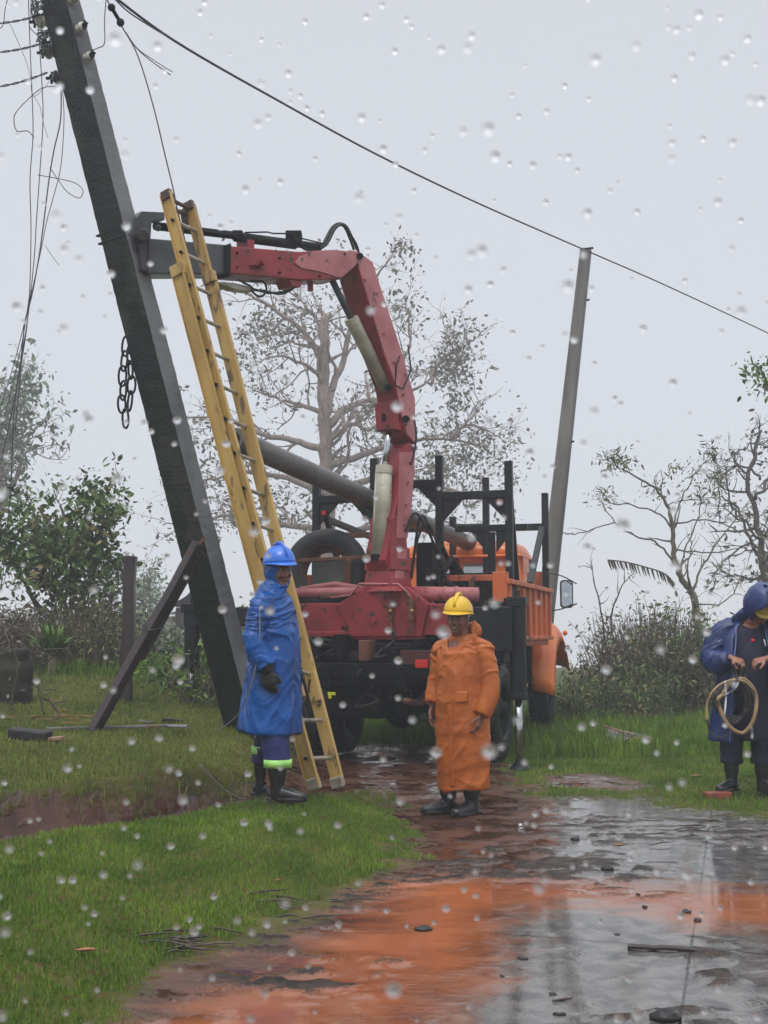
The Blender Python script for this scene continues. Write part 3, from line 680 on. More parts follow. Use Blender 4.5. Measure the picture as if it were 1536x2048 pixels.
# crane base beam and outriggers
mb = MB(); mb.box((-.42, 0, 1.47), (1.30, .30, .34)); mb.box((.50, 0, 1.46), (.80, .28, .33)); mb.box((-1.15,0,1.46),(.36,.30,.30)); mb.box((.05,0,1.30),(.75,.34,.1)); mb.box((-.62,0,1.31),(.5,.32,.06)); K('crane_base_beam', mb, 'red', bevel=.012)
mb = MB(); mb.prism([(-.52,-.19,1.62),(-.2,-.19,1.80),(.28,-.19,1.80),(.50,-.19,1.62),(.42,-.19,1.28),(-.35,-.19,1.28)], (0,.38,0)); K('pedestal', mb, 'red', bevel=.012)
mb = MB(); mb.tube([(-1.12,.02,1.76),(-.22,.02,1.77)], .055, 14); mb.tube([(-1.0,.02,1.80),(-.6,.02,1.85),(-.3,.02,1.80)],.03,8); K('slewing_cylinder', mb, 'redpale', smooth=True)
mb = MB(); mb.tube([(.30,.02,1.74),(.98,.02,1.72)], .075, 16); mb.tube([(.62,.02,1.73),(.64,.02,1.73)], .082, 16); mb.tube([(.74,.02,1.73),(.76,.02,1.73)], .082, 16); K('slewing_cylinder', mb, 'redpale', smooth=True)
mb = MB(); mb.tube([(-.62,-.06,1.70),(-.35,-.2,1.72),(-.25,-.21,1.84),(.18,-.21,1.83),(.28,-.21,1.74),(.36,-.21,1.62)], .011, 7); K('hydraulic_pipe', mb, 'redpale', smooth=True)
for x in (.10, .33):
    mb = MB(); mb.box((x,-.235,1.56),(.046,.05,.22)); mb.tube([(x,-.24,1.68),(x-.05,-.27,1.72)],.008,6); mb.tube([(x,-.24,1.45),(x+.02,-.25,1.34)],.014,6); mb.tube([(x,-.24,1.63),(x+.1,-.27,1.70)],.008,6)
    o = K('control_valve', mb, 'rust', bevel=.004); K('fitting', MB().ell((x+.01,-.265,1.545),(.02,.02,.025)), 'brass', o, smooth=True)
mb = MB(); mb.tube([(-.10,-.2,1.46),(-.10,-.215,1.46)], .04, 20); mb.tube([(.02,-.2,1.7),(.02,-.225,1.7)], .018, 12); K('hub_cap', mb, 'red', smooth=False, bevel=.003)
# rails of the beam carrying arm and legs (left one far out)
mb = MB(); mb.box((-1.75,0,1.50),(1.2,.20,.20)); K('outrigger_arm', mb, 'black', bevel=.01); K('outrigger_arm', MB().box((1.1,0,1.42),(.5,.2,.2)), 'black', bevel=.01)
mb = MB(); mb.box((1.06,.02,1.36),(.62,.42,.46)); mb.box((1.2,.1,1.62),(.3,.3,.05)); mb.tube([(1.3,-.1,1.62),(1.3,-.1,1.68)],.03,8); mb.box((1.02,.05,1.08),(.5,.35,.12)); K('outrigger_housing', mb, 'black', bevel=.015)
def leg(x, zg, zt, nm='outrigger_leg'):
    zm = zg+(zt-zg)*.42 if x > 0 else zg+(zt-zg)*.38
    mb = MB(); mb.tube([(x,-.02,zm),(x,-.02,zt)], .088, 18); mb.box((x,-.02,zt+.02),(.2,.2,.1)); mb.tube([(x,-.02,zt+.05),(x,-.02,zt+.14)], .03, 8); mb.tube([(x,-.02,zm-.01),(x,-.02,zm+.06)], .098, 18)
    o = K(nm, mb, 'black', smooth=False, bevel=.008)
    K('rod', MB().tube([(x,-.02,zg+.02),(x,-.02,zm+.05)], .038 if x > 0 else .04, 16), 'chrome', o, smooth=True)
    K('foot', MB().lathe([(.01,0),(.05,0),(.06,.03),(.10,.06),(.11,.075),(.01,.08)], 20, Matrix.Translation((x,-.02,zg+.075)) @ Matrix.Rotation(R(90),4,'Y')), 'black', o)
leg(1.40, -.05, 1.62); 
lf = TM @ Vector((-2.28,-.02,0)); leg(-2.28, hz(lf.x, lf.y)-TZ-.02, 1.58)
# ---- crane in its own slewing plane
CX = Vector((TX, TY, 0)); Eb = P(300,510,9.95); ah = Vector((Eb.x-CX.x, Eb.y-CX.y, 0)).normalized(); nh = Vector((-ah.y, ah.x, 0))
if nh.dot(Vector((.5,-1,0))) < 0: nh = -nh
def BP(u, v, o=0.0):
    d = ray(u, v); C0 = CX+nh*o; t = (C0-Vector((0,0,CH))).dot(nh)/d.dot(nh); return Vector((0,0,CH))+d*t
def sidebox(pix, wd, name, m, parent=truck, o=None, bevel=.012):
    o = wd/2 if o is None else o
    return K(name, MB().prism([BP(u, v, o) for u, v in pix], -nh*wd), m, parent, W=True, bevel=bevel, wroot=truck)
colm = sidebox([(794,1077),(806,1158),(786,1162),(770,1120),(778,1077),(783,1040),(795,1000),(813,894),(819,885),(832,897),(826,960),(816,1040)], .30, 'crane_column', 'red')
mb = MB()
def frustum(mb, z0, z1, w0, w1, d0, d1, c=(0,0)):
    vs = []
    for z, ww, dd in ((z0,w0,d0),(z1,w1,d1)):
        for sx, sy in ((-1,-1),(1,-1),(1,1),(-1,1)):
            vs.append(CX+nh*(sx*ww/2+c[0])+ah*(-sy*dd/2+c[1])+Vector((0,0,z)))
    mb.add(vs, [(3,2,1,0),(4,5,6,7),(0,1,5,4),(1,2,6,5),(2,3,7,6),(3,0,4,7)])
frustum(mb, 1.80, 1.86, .62, .52, .5, .42); frustum(mb, 1.86, 2.03, .40, .36, .34, .30); frustum(mb, 2.03, 2.28, .40, .36, .32, .30); frustum(mb, 2.27, 2.6, .34, .31, .26, .22)
K('column_foot', mb, 'red', colm, W=True, wroot=truck, bevel=.012)
sidebox([(800,905),(831,905),(824,1010),(815,1077),(793,1077),(797,1010)], .012, 'lit_side_face', 'redpale', colm, o=.165, bevel=.003)  # thin paler sheet: light on the column side put into its colour
sidebox([(797,1098),(815,1098),(806,1162),(788,1162)], .012, 'lit_side_face', 'redpale', colm, o=.19, bevel=.003)
arm = sidebox([(700,503),(742,524),(801,704),(829,798),(831,889),(812,872),(801,828),(791,772),(767,708),(714,528)], .30, 'lower_boom', 'red')
sidebox([(698,500),(716,503),(745,524),(803,702),(830,797),(831,886),(815,868),(803,826),(793,772),(769,706),(716,528)], .008, 'lit_side_face', 'redpale', arm, o=.157, bevel=.002)  # paler sheet carries the light on the boom side in its colour
K('green_patch', MB().box((0,0,0),(.001,.001,.001)), 'red', arm) if False else None
# underside sheet of the lower boom: shade put into dark red, with green patches
ga, gb = BP(714,528,.0), BP(767,708,.0); 
mb = MB(); dd = (gb-ga).normalized(); outn = dd.cross(nh).normalized()
if outn.dot(Vector((0,0,CH))-ga) < 0: outn = -outn
mb.beam(ga+outn*.006+dd*.02, gb+outn*.006-dd*.02, .27, .006, up=outn); K('shaded_underside', mb, mat('shaded_red_green', (.085,.018,.022), .5, c2=(.05,.013,.016), s2=3, c3=(.015,.05,.025), s3=2.2, t3=.50), arm, W=True, wroot=truck)
mb = MB(); mb.tube([BP(720,512,.19), BP(720,512,-.19)], .035, 14); K('elbow_pin', mb, 'greasy', arm, W=True, wroot=truck)
mb = MB(); mb.tube([BP(812,838,.19), BP(812,838,-.19)], .04, 14); mb.tube([BP(776,775,.17), BP(776,775,-.17)], .035, 14);  mb.box(BP(782,838,0),(.2,.2,.08)); K('hinge_pin', mb, 'greasy', arm, W=True, wroot=truck)
jib = sidebox([(452,491),(598,503),(668,499),(712,503),(716,528),(682,558),(602,560),(456,546)], .28, 'upper_boom', 'red', o=.145)
sidebox([(600,512),(632,502),(668,500),(714,504),(714,528),(682,556),(640,543),(603,536),(590,526)], .012, 'reinforcing_plate', 'redpale', jib, o=.158, bevel=.002)
ext = sidebox([(298,476),(452,489),(456,548),(299,548)], .23, 'boom_extension', 'darkgrey', o=.12)
sidebox([(452,490),(462,486),(462,552),(455,550)], .30, 'boom_collar', 'greasy', jib, o=.155, bevel=.004)
mb = MB(); c = BP(517,529,.15); mb.tube([c, c+nh*.05], .045, 16); mb.tube([c+nh*.05, c+nh*.09], .025, 12); mb.box(c+nh*.01-ah*-.09,(.12,.03,.07)); K('side_lug', mb, 'red', jib, W=True, wroot=truck)
mb = MB(); mb.prism([BP(494,472,.1),BP(508,472,.1),BP(510,505,.1),BP(496,505,.1)], -nh*.16); K('boom_bracket', mb, 'red', jib, W=True, wroot=truck, bevel=.005); K('boom_pin', MB().tube([BP(620,560,.0),BP(621,582,.0)], .03, 10), 'red', jib, W=True, wroot=truck); mb = MB(); mb.prism([BP(578,556,.12),BP(606,556,.12),BP(602,574,.12),BP(584,572,.12)], -nh*.2); K('boom_bracket', mb, 'red', jib, W=True, wroot=truck, bevel=.005)
# extension cylinder along the top, pipes and hoses
mb = MB(); mb.tube([BP(310,452,0),BP(462,470,0),BP(590,487,0),BP(640,494,0)], .038, 14); mb.tube([BP(470,474,.06),BP(590,490,.06)],.045,12); K('extension_cylinder', mb, 'greasy', ext, W=True, wroot=truck, smooth=True)
mb = MB(); mb.box(BP(588,478,.05),(.16,.16,.13)); mb.box(BP(476,470,.05),(.1,.12,.06)); K('valve_block', mb, 'greasy', ext, W=True, wroot=truck, bevel=.01)
mb = MB(); mb.tube([BP(490,465,.1),BP(535,464,.1),BP(546,467,.1),BP(574,467,.1),BP(600,476,.1),(BP(650,488,.1))], .008, 6); mb.tube([BP(312,446,.08),BP(400,462,.08),BP(468,470,.08)], .009, 6); K('hydraulic_pipe', mb, 'greasy', ext, W=True, wroot=truck, smooth=True)
for k, (c, m_) in enumerate([([(598,490),(615,500),(640,496),(652,476),(664,455),(678,447),(692,452),(702,470),(714,500)], 'rubber'), ([(606,496),(632,502),(648,490),(660,466),(674,452),(688,453),(700,478),(708,500)], 'rubber'), ([(640,498),(655,486),(670,458),(684,449),(696,462),(712,488),(718,508)], 'rubber')]):
    K('hydraulic_hose', MB().tube(smooth_path([BP(u, v, -.05+.07*k) for u, v in c]), .0135, 8), 'rubber', jib, W=True, wroot=truck, smooth=True)
K('jib_hook_guard', MB().prism([BP(430,563,.02),BP(470,566,.02),BP(506,574,.02),BP(508,583,.02),BP(470,578,.02)], -nh*.12), 'cream', jib, W=True, wroot=truck, bevel=.004)
for c in ([(500,563),(525,563),(533,578),(525,592),(512,590),(505,578),(540,586),(580,580),(596,566)], [(478,560),(500,572),(508,580),(530,582),(560,588),(584,578),(592,562)]):
    K('hydraulic_hose', MB().tube(smooth_path([BP(u, v, .05) for u, v in c]), .011, 7), 'rubber', jib, W=True, wroot=truck, smooth=True)
mb = MB(); mb.tube([BP(816,690,.17),BP(822,740,.19),BP(806,778,.18),BP(790,770,.15),BP(793,730,.17),BP(800,712,.17)], .010, 7); K('hydraulic_hose', mb, 'rubber', arm, W=True, wroot=truck, smooth=True)
mb = MB(); mb.tube(smooth_path([BP(829,840,.2),BP(832,880,.22),BP(822,930,.21)]), .011, 7); K('hydraulic_hose', mb, 'rubber', colm, W=True, wroot=truck, smooth=True)
# tilt cylinder under the lower boom, lift cylinder in front of the column
o = K('tilt_cylinder', MB().tube([BP(704,640,0),BP(708,648,0),BP(772,778,0)], [.070,.074,.074], 20), 'cream', W=True, smooth=True, wroot=truck)
K('rod', MB().tube([BP(662,556,0),BP(706,645,0)], .035, 14), 'darkgrey', o, W=True, wroot=truck, smooth=True)
K('end_cap', MB().tube([BP(702,636,0),BP(707,648,0)], .080, 20), 'cream', o, W=True, wroot=truck)
o = K('lift_cylinder', MB().tube([BP(768,940,0),BP(767,1000,0),BP(760,1112,0)], [.088,.088,.094], 20), 'cream', W=True, smooth=True, wroot=truck)
K('rod', MB().tube([BP(782,836,0),BP(768,945,0)], .034, 14), 'chrome', o, W=True, wroot=truck, smooth=True)
K('end_cap', MB().tube([BP(769,932,0),BP(768,948,0)], .094, 20), 'cream', o, W=True, wroot=truck)
K('side_pipe', MB().tube([BP(752,946,.05),BP(745,1100,.05)], .010, 8), 'cream', o, W=True, wroot=truck, smooth=True)
mb = MB(); mb.box(BP(760,1116,0),(.2,.2,.07)); K('cylinder_shoe', mb, 'greasy', o, W=True, wroot=truck, bevel=.01)
mb = MB(); mb.prism([BP(784,800,.13),BP(806,830,.13),BP(804,862,.13),BP(788,858,.13)], -nh*.26); K('knuckle_box', mb, 'red', arm, W=True, wroot=truck, bevel=.01)
# boom head gripping the pole
mb = MB(); mb.prism([BP(262,470,.06),BP(272,436,.06),BP(284,422,.06),BP(330,424,.06),BP(330,440,.06),BP(304,444,.06),BP(302,474,.06),BP(300,500,.06),BP(268,500,.06)], -nh*.10)
mb.prism([BP(280,488,.1),BP(300,478,.1),BP(302,546,.1),BP(286,540,.1)], -nh*.2); mb.tube([BP(286,470,.16),BP(286,470,-.14)], .055, 14); mb.tube([BP(316,456,.1),BP(316,456,-.1)], .03, 12)
K('boom_head', mb, M['darkgrey'], ext, W=True, wroot=truck, bevel=.008)
mb = MB()
for k, v_ in enumerate((462, 478)):
    c = leaning_axis(v_); pts = []
    for a in range(24):
        an = 2*math.pi*a/24; x = max(-1, min(1, math.cos(an)*1.35)); y = max(-1, min(1, math.sin(an)*1.35)); pts.append(c+sd*x*.175+fd*y*.115)
    mb.tube(pts, .011, 6, closed=True)
K('steel_sling', mb, 'chain', ext, W=True, wroot=truck, smooth=True)
# orange body
bed = K('cargo_bed', tbx(((0,1.95,1.22),(2.36,2.9,.10))), 'rustor', bevel=.01)
def sidewall(x):
    mb = MB(); mb.box((x,1.95,1.56),(.03,2.9,.58)); s = 1 if x > 0 else -1
    for y in np.linspace(.55, 3.35, 8): mb.box((x+s*.03, y, 1.56),(.035,.06,.56))
    o = K('side_panel', mb, 'rustor', bevel=.006)
    K('top_rail', tbx(((x+s*.02,1.95,1.875),(.11,2.96,.055)), ((x+s*.02,1.95,1.265),(.09,2.96,.05))), 'rustor', o, bevel=.008)
sidewall(1.18); sidewall(-1.18)
mb = MB(); mb.box((0,3.42,1.56),(2.3,.04,.58)); mb.box((1.0,3.44,1.98),(.2,.06,.3)); [K('corner_post', MB().box((x_,.52,1.62),(.16,.10,.72)), 'rustor', bed, bevel=.006) for x_ in (-1.12,1.12)]; K('headboard', mb, 'rustor', bem if False else bed, bevel=.006)
mb = MB(); mb.box((.72,.75,1.93),(.75,.05,.07)); mb.box((.75,.75,1.80),(.06,.05,.25)); mb.box((.72,.75,1.69),(.75,.05,.05)); K('rear_guard', mb, 'rustor', bed, bevel=.006)
mb = MB(); mb.box((.55,.9,1.5),(.9,.5,.5)); mb.box((-.5,1.5,1.55),(.7,.7,.6)); mb.box((.5,2.2,1.7),(.8,.6,.7)); mb.tube([(.3,.6,1.6),(.45,.6,2.0),(.5,.8,2.15),(.62,1.0,1.9)],.05,8); mb.tube([(.25,.4,1.75),(.3,.5,2.1),(.42,.7,2.3),(.5,.9,2.0),(.65,.9,1.8)],.03,8)
mb.box((.33,.35,2.05),(.18,.15,.5)); K('hydraulic_unit', mb, 'greasy', bevel=.03)
for c in ([(.2,.1,1.8),(.3,.1,2.3),(.4,.15,2.5),(.52,.2,2.2),(.6,.25,1.8)], [(.22,.15,1.9),(.33,.1,2.55),(.42,.2,2.4),(.5,.3,1.8)], [(.2,0,2.4),(.3,.05,2.6),(.45,.2,2.3),(.55,.4,1.9),(.75,.5,1.75)]):
    K('hydraulic_hose', MB().tube(smooth_path(c), .014, 7), 'rubber', smooth=True)
# racks
def rack(y, xs, tops, bot, zbar, gus, name='rack_frame'):
    mb = MB()
    for x, zt in zip(xs, tops): mb.box((x, y, (zt+bot)/2), (.085, .085, zt-bot))
    for i, (x0, x1) in enumerate(zip(xs[:-1], xs[1:])):
        zb = zbar[i]
        mb.box(((x0+x1)/2, y+.003, zb), (x1-x0-.07, .08, .09))
        if gus[i]:
            g = gus[i]
            for xa, s in ((x0+.04, 1), (x1-.04, -1)):
                mb.prism([(xa, y-.02, zb-.04), (xa+s*g, y-.02, zb-.04), (xa, y-.02, zb-.04-g*1.05)], (0,.04,0))
    return K(name, mb, 'black', bevel=.006)
ra = rack(.85, [-1.13,-.42,.36,1.16], [3.05,3.34,3.34,3.24], 1.25, [2.88,3.02,2.87], [.24,.22,.24])
K('reflector', MB().box((-1.02,.80,2.72),(.05,.02,.05)), 'lampred', ra); K('reflector', MB().box((1.06,.80,2.78),(.05,.02,.05)), 'lampred', ra)
rb = rack(3.40, [-1.13,-.1,.36,1.16], [2.95,2.9,3.42,3.18], 1.3, [2.75,2.75,2.73], [0,0,.0])
mb = MB(); mb.beam((-1.13,.9,2.7),(-1.13,3.35,2.6),.07,.07)
mb.beam((1.16,.9,2.95),(1.12,1.5,1.9),.06,.06); mb.beam((1.13,3.3,2.7),(1.13,2.3,1.92),.07,.07); mb.beam((-1.1,.9,2.95),(-1.0,1.4,2.0),.06,.06); mb.beam((.72,2.0,2.55),(.72,2.02,1.9),.09,.05); mb.box((.72,2.0,2.6),(.9,.07,.08)); mb.prism([(.66,1.98,2.56),(.46,1.98,2.56),(.66,1.98,2.3)],(0,.04,0)); mb.prism([(.78,1.98,2.56),(.98,1.98,2.56),(.78,1.98,2.3)],(0,.04,0))
K('rack_strut', mb, 'darkgrey' if False else 'black', bevel=.006)
mb = MB(); mb.box((-.4,.84,2.45),(.7,.06,.06)); mb.box((-.75,.9,2.05),(.75,.05,.06)); mb.box((-.45,.9,1.85),(.06,.05,.4)); K('spare_bracket', mb, 'rust', bevel=.006)
# spare wheel facing the rear, rusty rim
sw = Matrix.Rotation(R(8), 4, 'Z') @ Matrix.Rotation(R(-90), 4, 'Z') @ Matrix.Rotation(R(-14), 4, 'Y')
swc = TMi @ P(654,1142,12.75)
wheel(swc, .47, .26, 'spare_wheel', sw, 'rust', lugs=False)
mb = MB(); mb.box(swc+Vector((-.02,.25,-.02)),(.45,.1,.30)); K('tool_box', mb, mat('faded_green', (.17,.24,.16), .6, c2=(.22,.22,.2), s2=4), bevel=.01)
# rear details
mb = MB(); mb.box((0,-.80,.95),(1.9,.06,.14)); mb.box((-.75,-.78,.8),(.1,.05,.3)); mb.box((.75,-.78,.8),(.1,.05,.3)); rbz = K('rear_bumper', mb, 'greasy', bevel=.006)
K('tail_lamp', MB().box((.60,-.84,1.02),(.13,.03,.08)), 'lampred', bevel=.006); K('lamp_plate', MB().box((.60,-.80,1.06),(.45,.03,.18)), mat('dark_red', (.07,.012,.012), .5), bevel=.004)
mb = MB(); mb.box((-.33,-.84,.72),(.08,.012,.03)); mb.box((-.345,-.85,.70),(.03,.012,.06)); K('tag', mb, 'lampyel')
K('mudflap', MB().box((-.95,-.3,.55),(.5,.02,.55)), 'rubber'); K('mudflap', MB().box((.92,-.1,.7),(.46,.02,.55)), 'rubber')
# cab
cab = K('cab', tbx(((0,4.1,1.32),(1.66,1.3,.7)), ((0,5.2,1.25),(1.15,1.1,.65))), 'orange', bevel=.05)
def pillar(a, b, w=.07): return MB().beam(a, b, w, w)
mb = MB()
for s in (-1, 1):
    mb.beam((s*.80,3.48,1.6),(s*.74,3.50,2.36),.10,.10); mb.beam((s*.81,4.75,1.6),(s*.72,4.45,2.36),.08,.08); mb.box((s*.815,3.72,1.98),(.05,.42,.75))
mb.box((0,3.47,1.80),(1.55,.05,.32)); mb.box((0,3.47,2.34),(1.5,.05,.12)); mb.box((-.6,3.47,2.1),(.32,.05,.4)); mb.box((.62,3.47,2.1),(.28,.05,.4)); mb.box((0,3.465,2.1),(.06,.05,.4))
mb.box((0,4.72,1.62),(1.5,.06,.1)); K('cab_shell', mb, 'orange', cab, bevel=.012)
# domed roof
vs = []; fs = []; nu, nv = 21, 17
for j in range(nv):
    for i in range(nu):
        a = -1+2*i/(nu-1); b = -1+2*j/(nv-1)
        sup = (max(0, 1-abs(a)**4))**.35*(max(0, 1-abs(b)**4))**.35
        vs.append((a*.83, 3.98+b*.62, 2.36+.24*sup-.06*max(0, b)**2))
for j in range(nv-1):
    for i in range(nu-1): fs.append((j*nu+i, j*nu+i+1, (j+1)*nu+i+1, (j+1)*nu+i))
mb = MB().add(vs, fs); ro = K('roof', mb, 'orange', cab, smooth=True); so_ = ro.modifiers.new('s', 'SOLIDIFY'); so_.thickness = .03
mb = MB(); mb.box((0,3.98,2.355),(1.69,1.27,.035)); K('drip_rail', mb, 'orange', cab, bevel=.01)
for x in (-.24, .24): K('rear_window', MB().box((x,3.47,2.11),(.40,.012,.33)), 'glass', cab)
for s in (-1, 1):
    d = K('door', tbx(((s*.835,4.2,1.55),(.03,.78,.9))), 'orange', cab, bevel=.015); K('side_window', MB().box((s*.80,4.2,2.15),(.012,.5,.36)), 'glass', d); K('handle', MB().box((s*.86,3.92,1.85),(.02,.12,.025)), 'chrome', d)
K('windscreen', MB().prism([(-.72,4.72,1.68),(.72,4.72,1.68),(.68,4.47,2.32),(-.68,4.47,2.32)],(0,.012,0)), 'glass', cab)
# front fender: arch swept over the wheel
for s in (-1, 1):
    prof = [(3.44,.56),(3.48,.95),(3.62,1.22),(3.85,1.40),(4.15,1.47),(4.5,1.44),(4.85,1.30),(5.1,1.08),(5.25,.85)]
    mb = MB(); vs = []; fs = []; xs = [.93,1.0,1.06,1.12,1.18,1.205]; dz = [.03,.02,0,-.03,-.10,-.24]; n = len(prof)
    for x, z_ in zip(xs, dz):
        for (y, z) in prof:
            yy = 4.3+(y-4.3)*(1-.35*max(0,(x-1.1)/.12)*.5); vs.append((s*x, yy, z+z_*(1 if z > .9 else .4)))
    for i in range(len(xs)-1):
        for j in range(n-1): fs.append((i*n+j, i*n+j+1, (i+1)*n+j+1, (i+1)*n+j))
    mb.add(vs, fs); o = K('fender', mb, 'orange', smooth=True, sub=1); q = o.modifiers.new('s', 'SOLIDIFY'); q.thickness = .025
    K('running_lamp', MB().ell((s*1.21,4.72,1.33),(.035,.05,.04)), 'orange', o, smooth=True)
mb = MB(); mb.box((.80,3.4,.98),(.30,.05,.62)); mb.tube([(.8,3.38,1.2),(.85,3.3,1.2)],.05,10); K('splash_panel', mb, 'greasy', bevel=.01)
# mirror
o = K('mirror_arm', MB().tube(smooth_path([(.86,4.55,1.62),(1.15,4.62,1.66),(1.40,4.62,1.74)]), .010, 7), 'black', smooth=True)
K('mirror_arm', MB().tube(smooth_path([(.80,4.55,2.2),(1.15,4.6,2.15),(1.40,4.62,2.02)]), .009, 7), 'black', smooth=True)
mc = TMi @ P(1133,1188,16.5)
q = Matrix.Rotation(R(18), 3, 'Z'); mb = MB(); 
def rrect(c, w, h, r, d, Mx):
    pts = []
    for cx, cz, a0 in ((w/2-r,h/2-r,0),(-w/2+r,h/2-r,90),(-w/2+r,-h/2+r,180),(w/2-r,-h/2+r,270)):
        for k in range(6):
            a = R(a0+18*k); pts.append(Vector((cx+r*math.cos(a), -d/2, cz+r*math.sin(a))))
    return [c+Mx @ p for p in pts], Mx @ Vector((0,d,0))
pts, of = rrect(mc, .185, .40, .05, .05, q); o = K('mirror', MB().prism(pts, of), 'black', bevel=.008)
pts, of = rrect(mc+q @ Vector((0,-.027,0)), .15, .36, .04, .004, q); K('mirror_glass', MB().prism(pts, of), 'mirror', o)
# concrete poles riding on the racks
t = root('spare_pole', 'round grey concrete pole lying on the truck racks, near end behind ladder', 'concrete pole', (-1.2,10.9,2.9))
a = P(468,878,10.9); b = P(968,1100,16.0); mb = MB(); d = (b-a)
mb.lathe([(.01,0),(.075,0),(.078,.0),(.112,.0),(.114,.02),(.110,2.5),(.10,d.length),(.01,d.length)], 28, Matrix.Translation(a) @ d.to_track_quat('X','Z').to_matrix().to_4x4()); obj('shaft', mb, M['poleload'], t, smooth=False, W=True)
for p in t.children[0].data.polygons: p.use_smooth = len(p.vertices) == 4 and abs(p.normal.dot((MATS_ROOT[t].inverted().to_3x3() @ d).normalized())) < .5
mb = MB().tube([a-d.normalized()*.004, a-d.normalized()*.002], .07, 20); obj('hollow_end', mb, M['greasy'], t, W=True)

# ------------------------------------------------------------ extension ladder
lad = root('extension_ladder', 'tall yellow fibreglass extension ladder leaning against the crane boom', 'ladder', gray_pt(650,1572))
rd = Vector((.20,.40,0))
def rail(p0, p1, y0, y1, wd=.088, side=1, name='rail'):
    a, b = P(*p0, y0), P(*p1, y1); d = (b-a).normalized(); rn = rd.normalized(); wv = d.cross(rn).normalized()
    mb = MB(); mb.beam(a, b, wd, .012, up=rn)          # web
    for s in (-1, 1):
        o = wv*s*wd/2-rn*side*.014; mb.beam(a+o, b+o, .007, .036, up=rn)
    return obj(name, mb, M['ladder'], lad, W=True, bevel=.002), a, b
secs = []
for nm, L0, L1, R0, R1, y0, y1 in (('fly', (600,1395),(333,388),(632,1402),(378,410), 8.98, 9.38), ('base', (629,1574),(357,545),(676,1571),(420,560), 8.95, 9.28)):
    lo, la, lb = rail(L0, L1, y0, y1, .100 if nm == "fly" else .108, 1); ro, ra_, rb_ = rail(R0, R1, y0+.38, y1+.38, .092 if nm == "fly" else .098, -1); secs.append((nm, lo, la, lb, ro, ra_, rb_))
for nm, lo, la, lb, ro, ra_, rb_ in secs:
    L = (lb-la).length; n = int((L-.25)/.30)
    for i in range(n+1):
        s = (.22+.30*i)/L
        a, b = la.lerp(lb, s), ra_.lerp(rb_, s); dn = (b-a).normalized()
        if nm == 'base' and a.z > secs[0][2].z+.08: continue
        obj('rung', MB().tube([a-dn*.018, b+dn*.018], .0165, 8), M['rung'], lad, W=True)
        obj('rivet', MB().tube([a-dn*.03, a-dn*.012], .0145, 8), M['greasy'], lo, W=True, wroot=lad); obj('rivet', MB().tube([b+dn*.012, b+dn*.03], .0145, 8), M['greasy'], ro, W=True, wroot=lad)
for nm, lo, la, lb, ro, ra_, rb_ in secs:
    for e0, e1 in ((la, lb), (ra_, rb_)):
        d = (e1-e0).normalized()
        if nm == 'fly': obj('end_cap', MB().beam(e1-d*.05, e1+d*.03, .095, .05, up=rd), M['ladiron'], lad, W=True, bevel=.008)
        else:
            obj('slide_guide', MB().beam(e1-d*.03, e1+d*.07, .125, .055, up=rd), M['ladder'], lad, W=True, bevel=.006)
            obj('foot', MB().beam(e0-d*.02, e0+d*.07, .11, .05, up=rd), M['rung'], lad, W=True, bevel=.01)
# pole strap and pulley at the top, rope down the inside
f = secs[0]; a, b = f[3], f[6]
mb = MB(); mb.tube([a.lerp(b,.1)+Vector((0,0,-.03)), b+Vector((0,0,-.03))], .018, 8); mb.tube(smooth_path([a+Vector((.04,0,0)), a.lerp(b,.35)+Vector((0,0,-.10)), b+Vector((-.03,0,-.07))]), .022, 8); mb.prism([b+Vector((-.02,0,.01)), b+Vector((-.08,0,-.06)), b+Vector((-.06,0,-.16)), b+Vector((-.09,0,-.28)), b+Vector((0,0,-.16))], rd.normalized()*.02)
obj('pole_grip', mb, M['ladiron'], lad, W=True)
a2 = f[2].lerp(f[3],.93); obj('pulley_rope', MB().tube([f[3].lerp(f[6],.5)+Vector((0,-.02,-.1)), secs[1][2].lerp(secs[1][5],.35)+(f[3]-f[2])*.4, secs[1][2].lerp(secs[1][5],.45)+(f[3]-f[2])*.12], .007, 6), M['hosedark'], lad, W=True)
for s_ in (0, 1):
    base = secs[0][2+3*s_]; d = (secs[0][3]-secs[0][2]).normalized(); c = base+d*.06
    mb = MB(); mb.tube(smooth_path([c+d*.12, c+d*.02+Vector((-.03,.02,0)), c-d*.06+Vector((.03,.01,0)), c-d*.10]), .014, 8); obj('rung_lock', mb, M['ladiron'], lad, W=True)
# clutter under and behind the crane: hoses, brackets, cylinders, each its own part
rr = random.Random(77)
for k in range(9):
    x = rr.uniform(-.8,.8); z = rr.uniform(.75,1.25); pts = [(x, -.5, z)]
    for j in range(4): pts.append((pts[-1][0]+rr.uniform(-.22,.22), -.5-rr.uniform(0,.35), pts[-1][2]+rr.uniform(-.22,.18)))
    K('hydraulic_hose', MB().tube(smooth_path(pts), rr.uniform(.010,.018), 7), 'rubber', smooth=True)
for k in range(7):
    x = -.85+k*.27; K('bracket', MB().box((x, -.60, 1.10+rr.uniform(-.08,.08)), (rr.uniform(.06,.16), .22, rr.uniform(.12,.3))), 'greasy' if k % 3 else 'rust', bevel=.01)
K('air_tank', MB().tube([(-.75,-.45,1.02),(-.74,-.45,1.02),(-.15,-.45,1.02),(-.14,-.45,1.02)], [.02,.12,.12,.02], 18), 'greasy', smooth=False, bevel=.01)
K('tow_hook', MB().tube(smooth_path([(0,-.82,.95),(0,-.95,.95),(0,-1.0,.90),(0,-.95,.84),(0,-.90,.86)]), .022, 8), 'greasy', smooth=True)
K('tail_lamp', MB().box((-.78,-.84,1.02),(.12,.03,.07)), mat('dull_red', (.12,.015,.012), .4), bevel=.005)
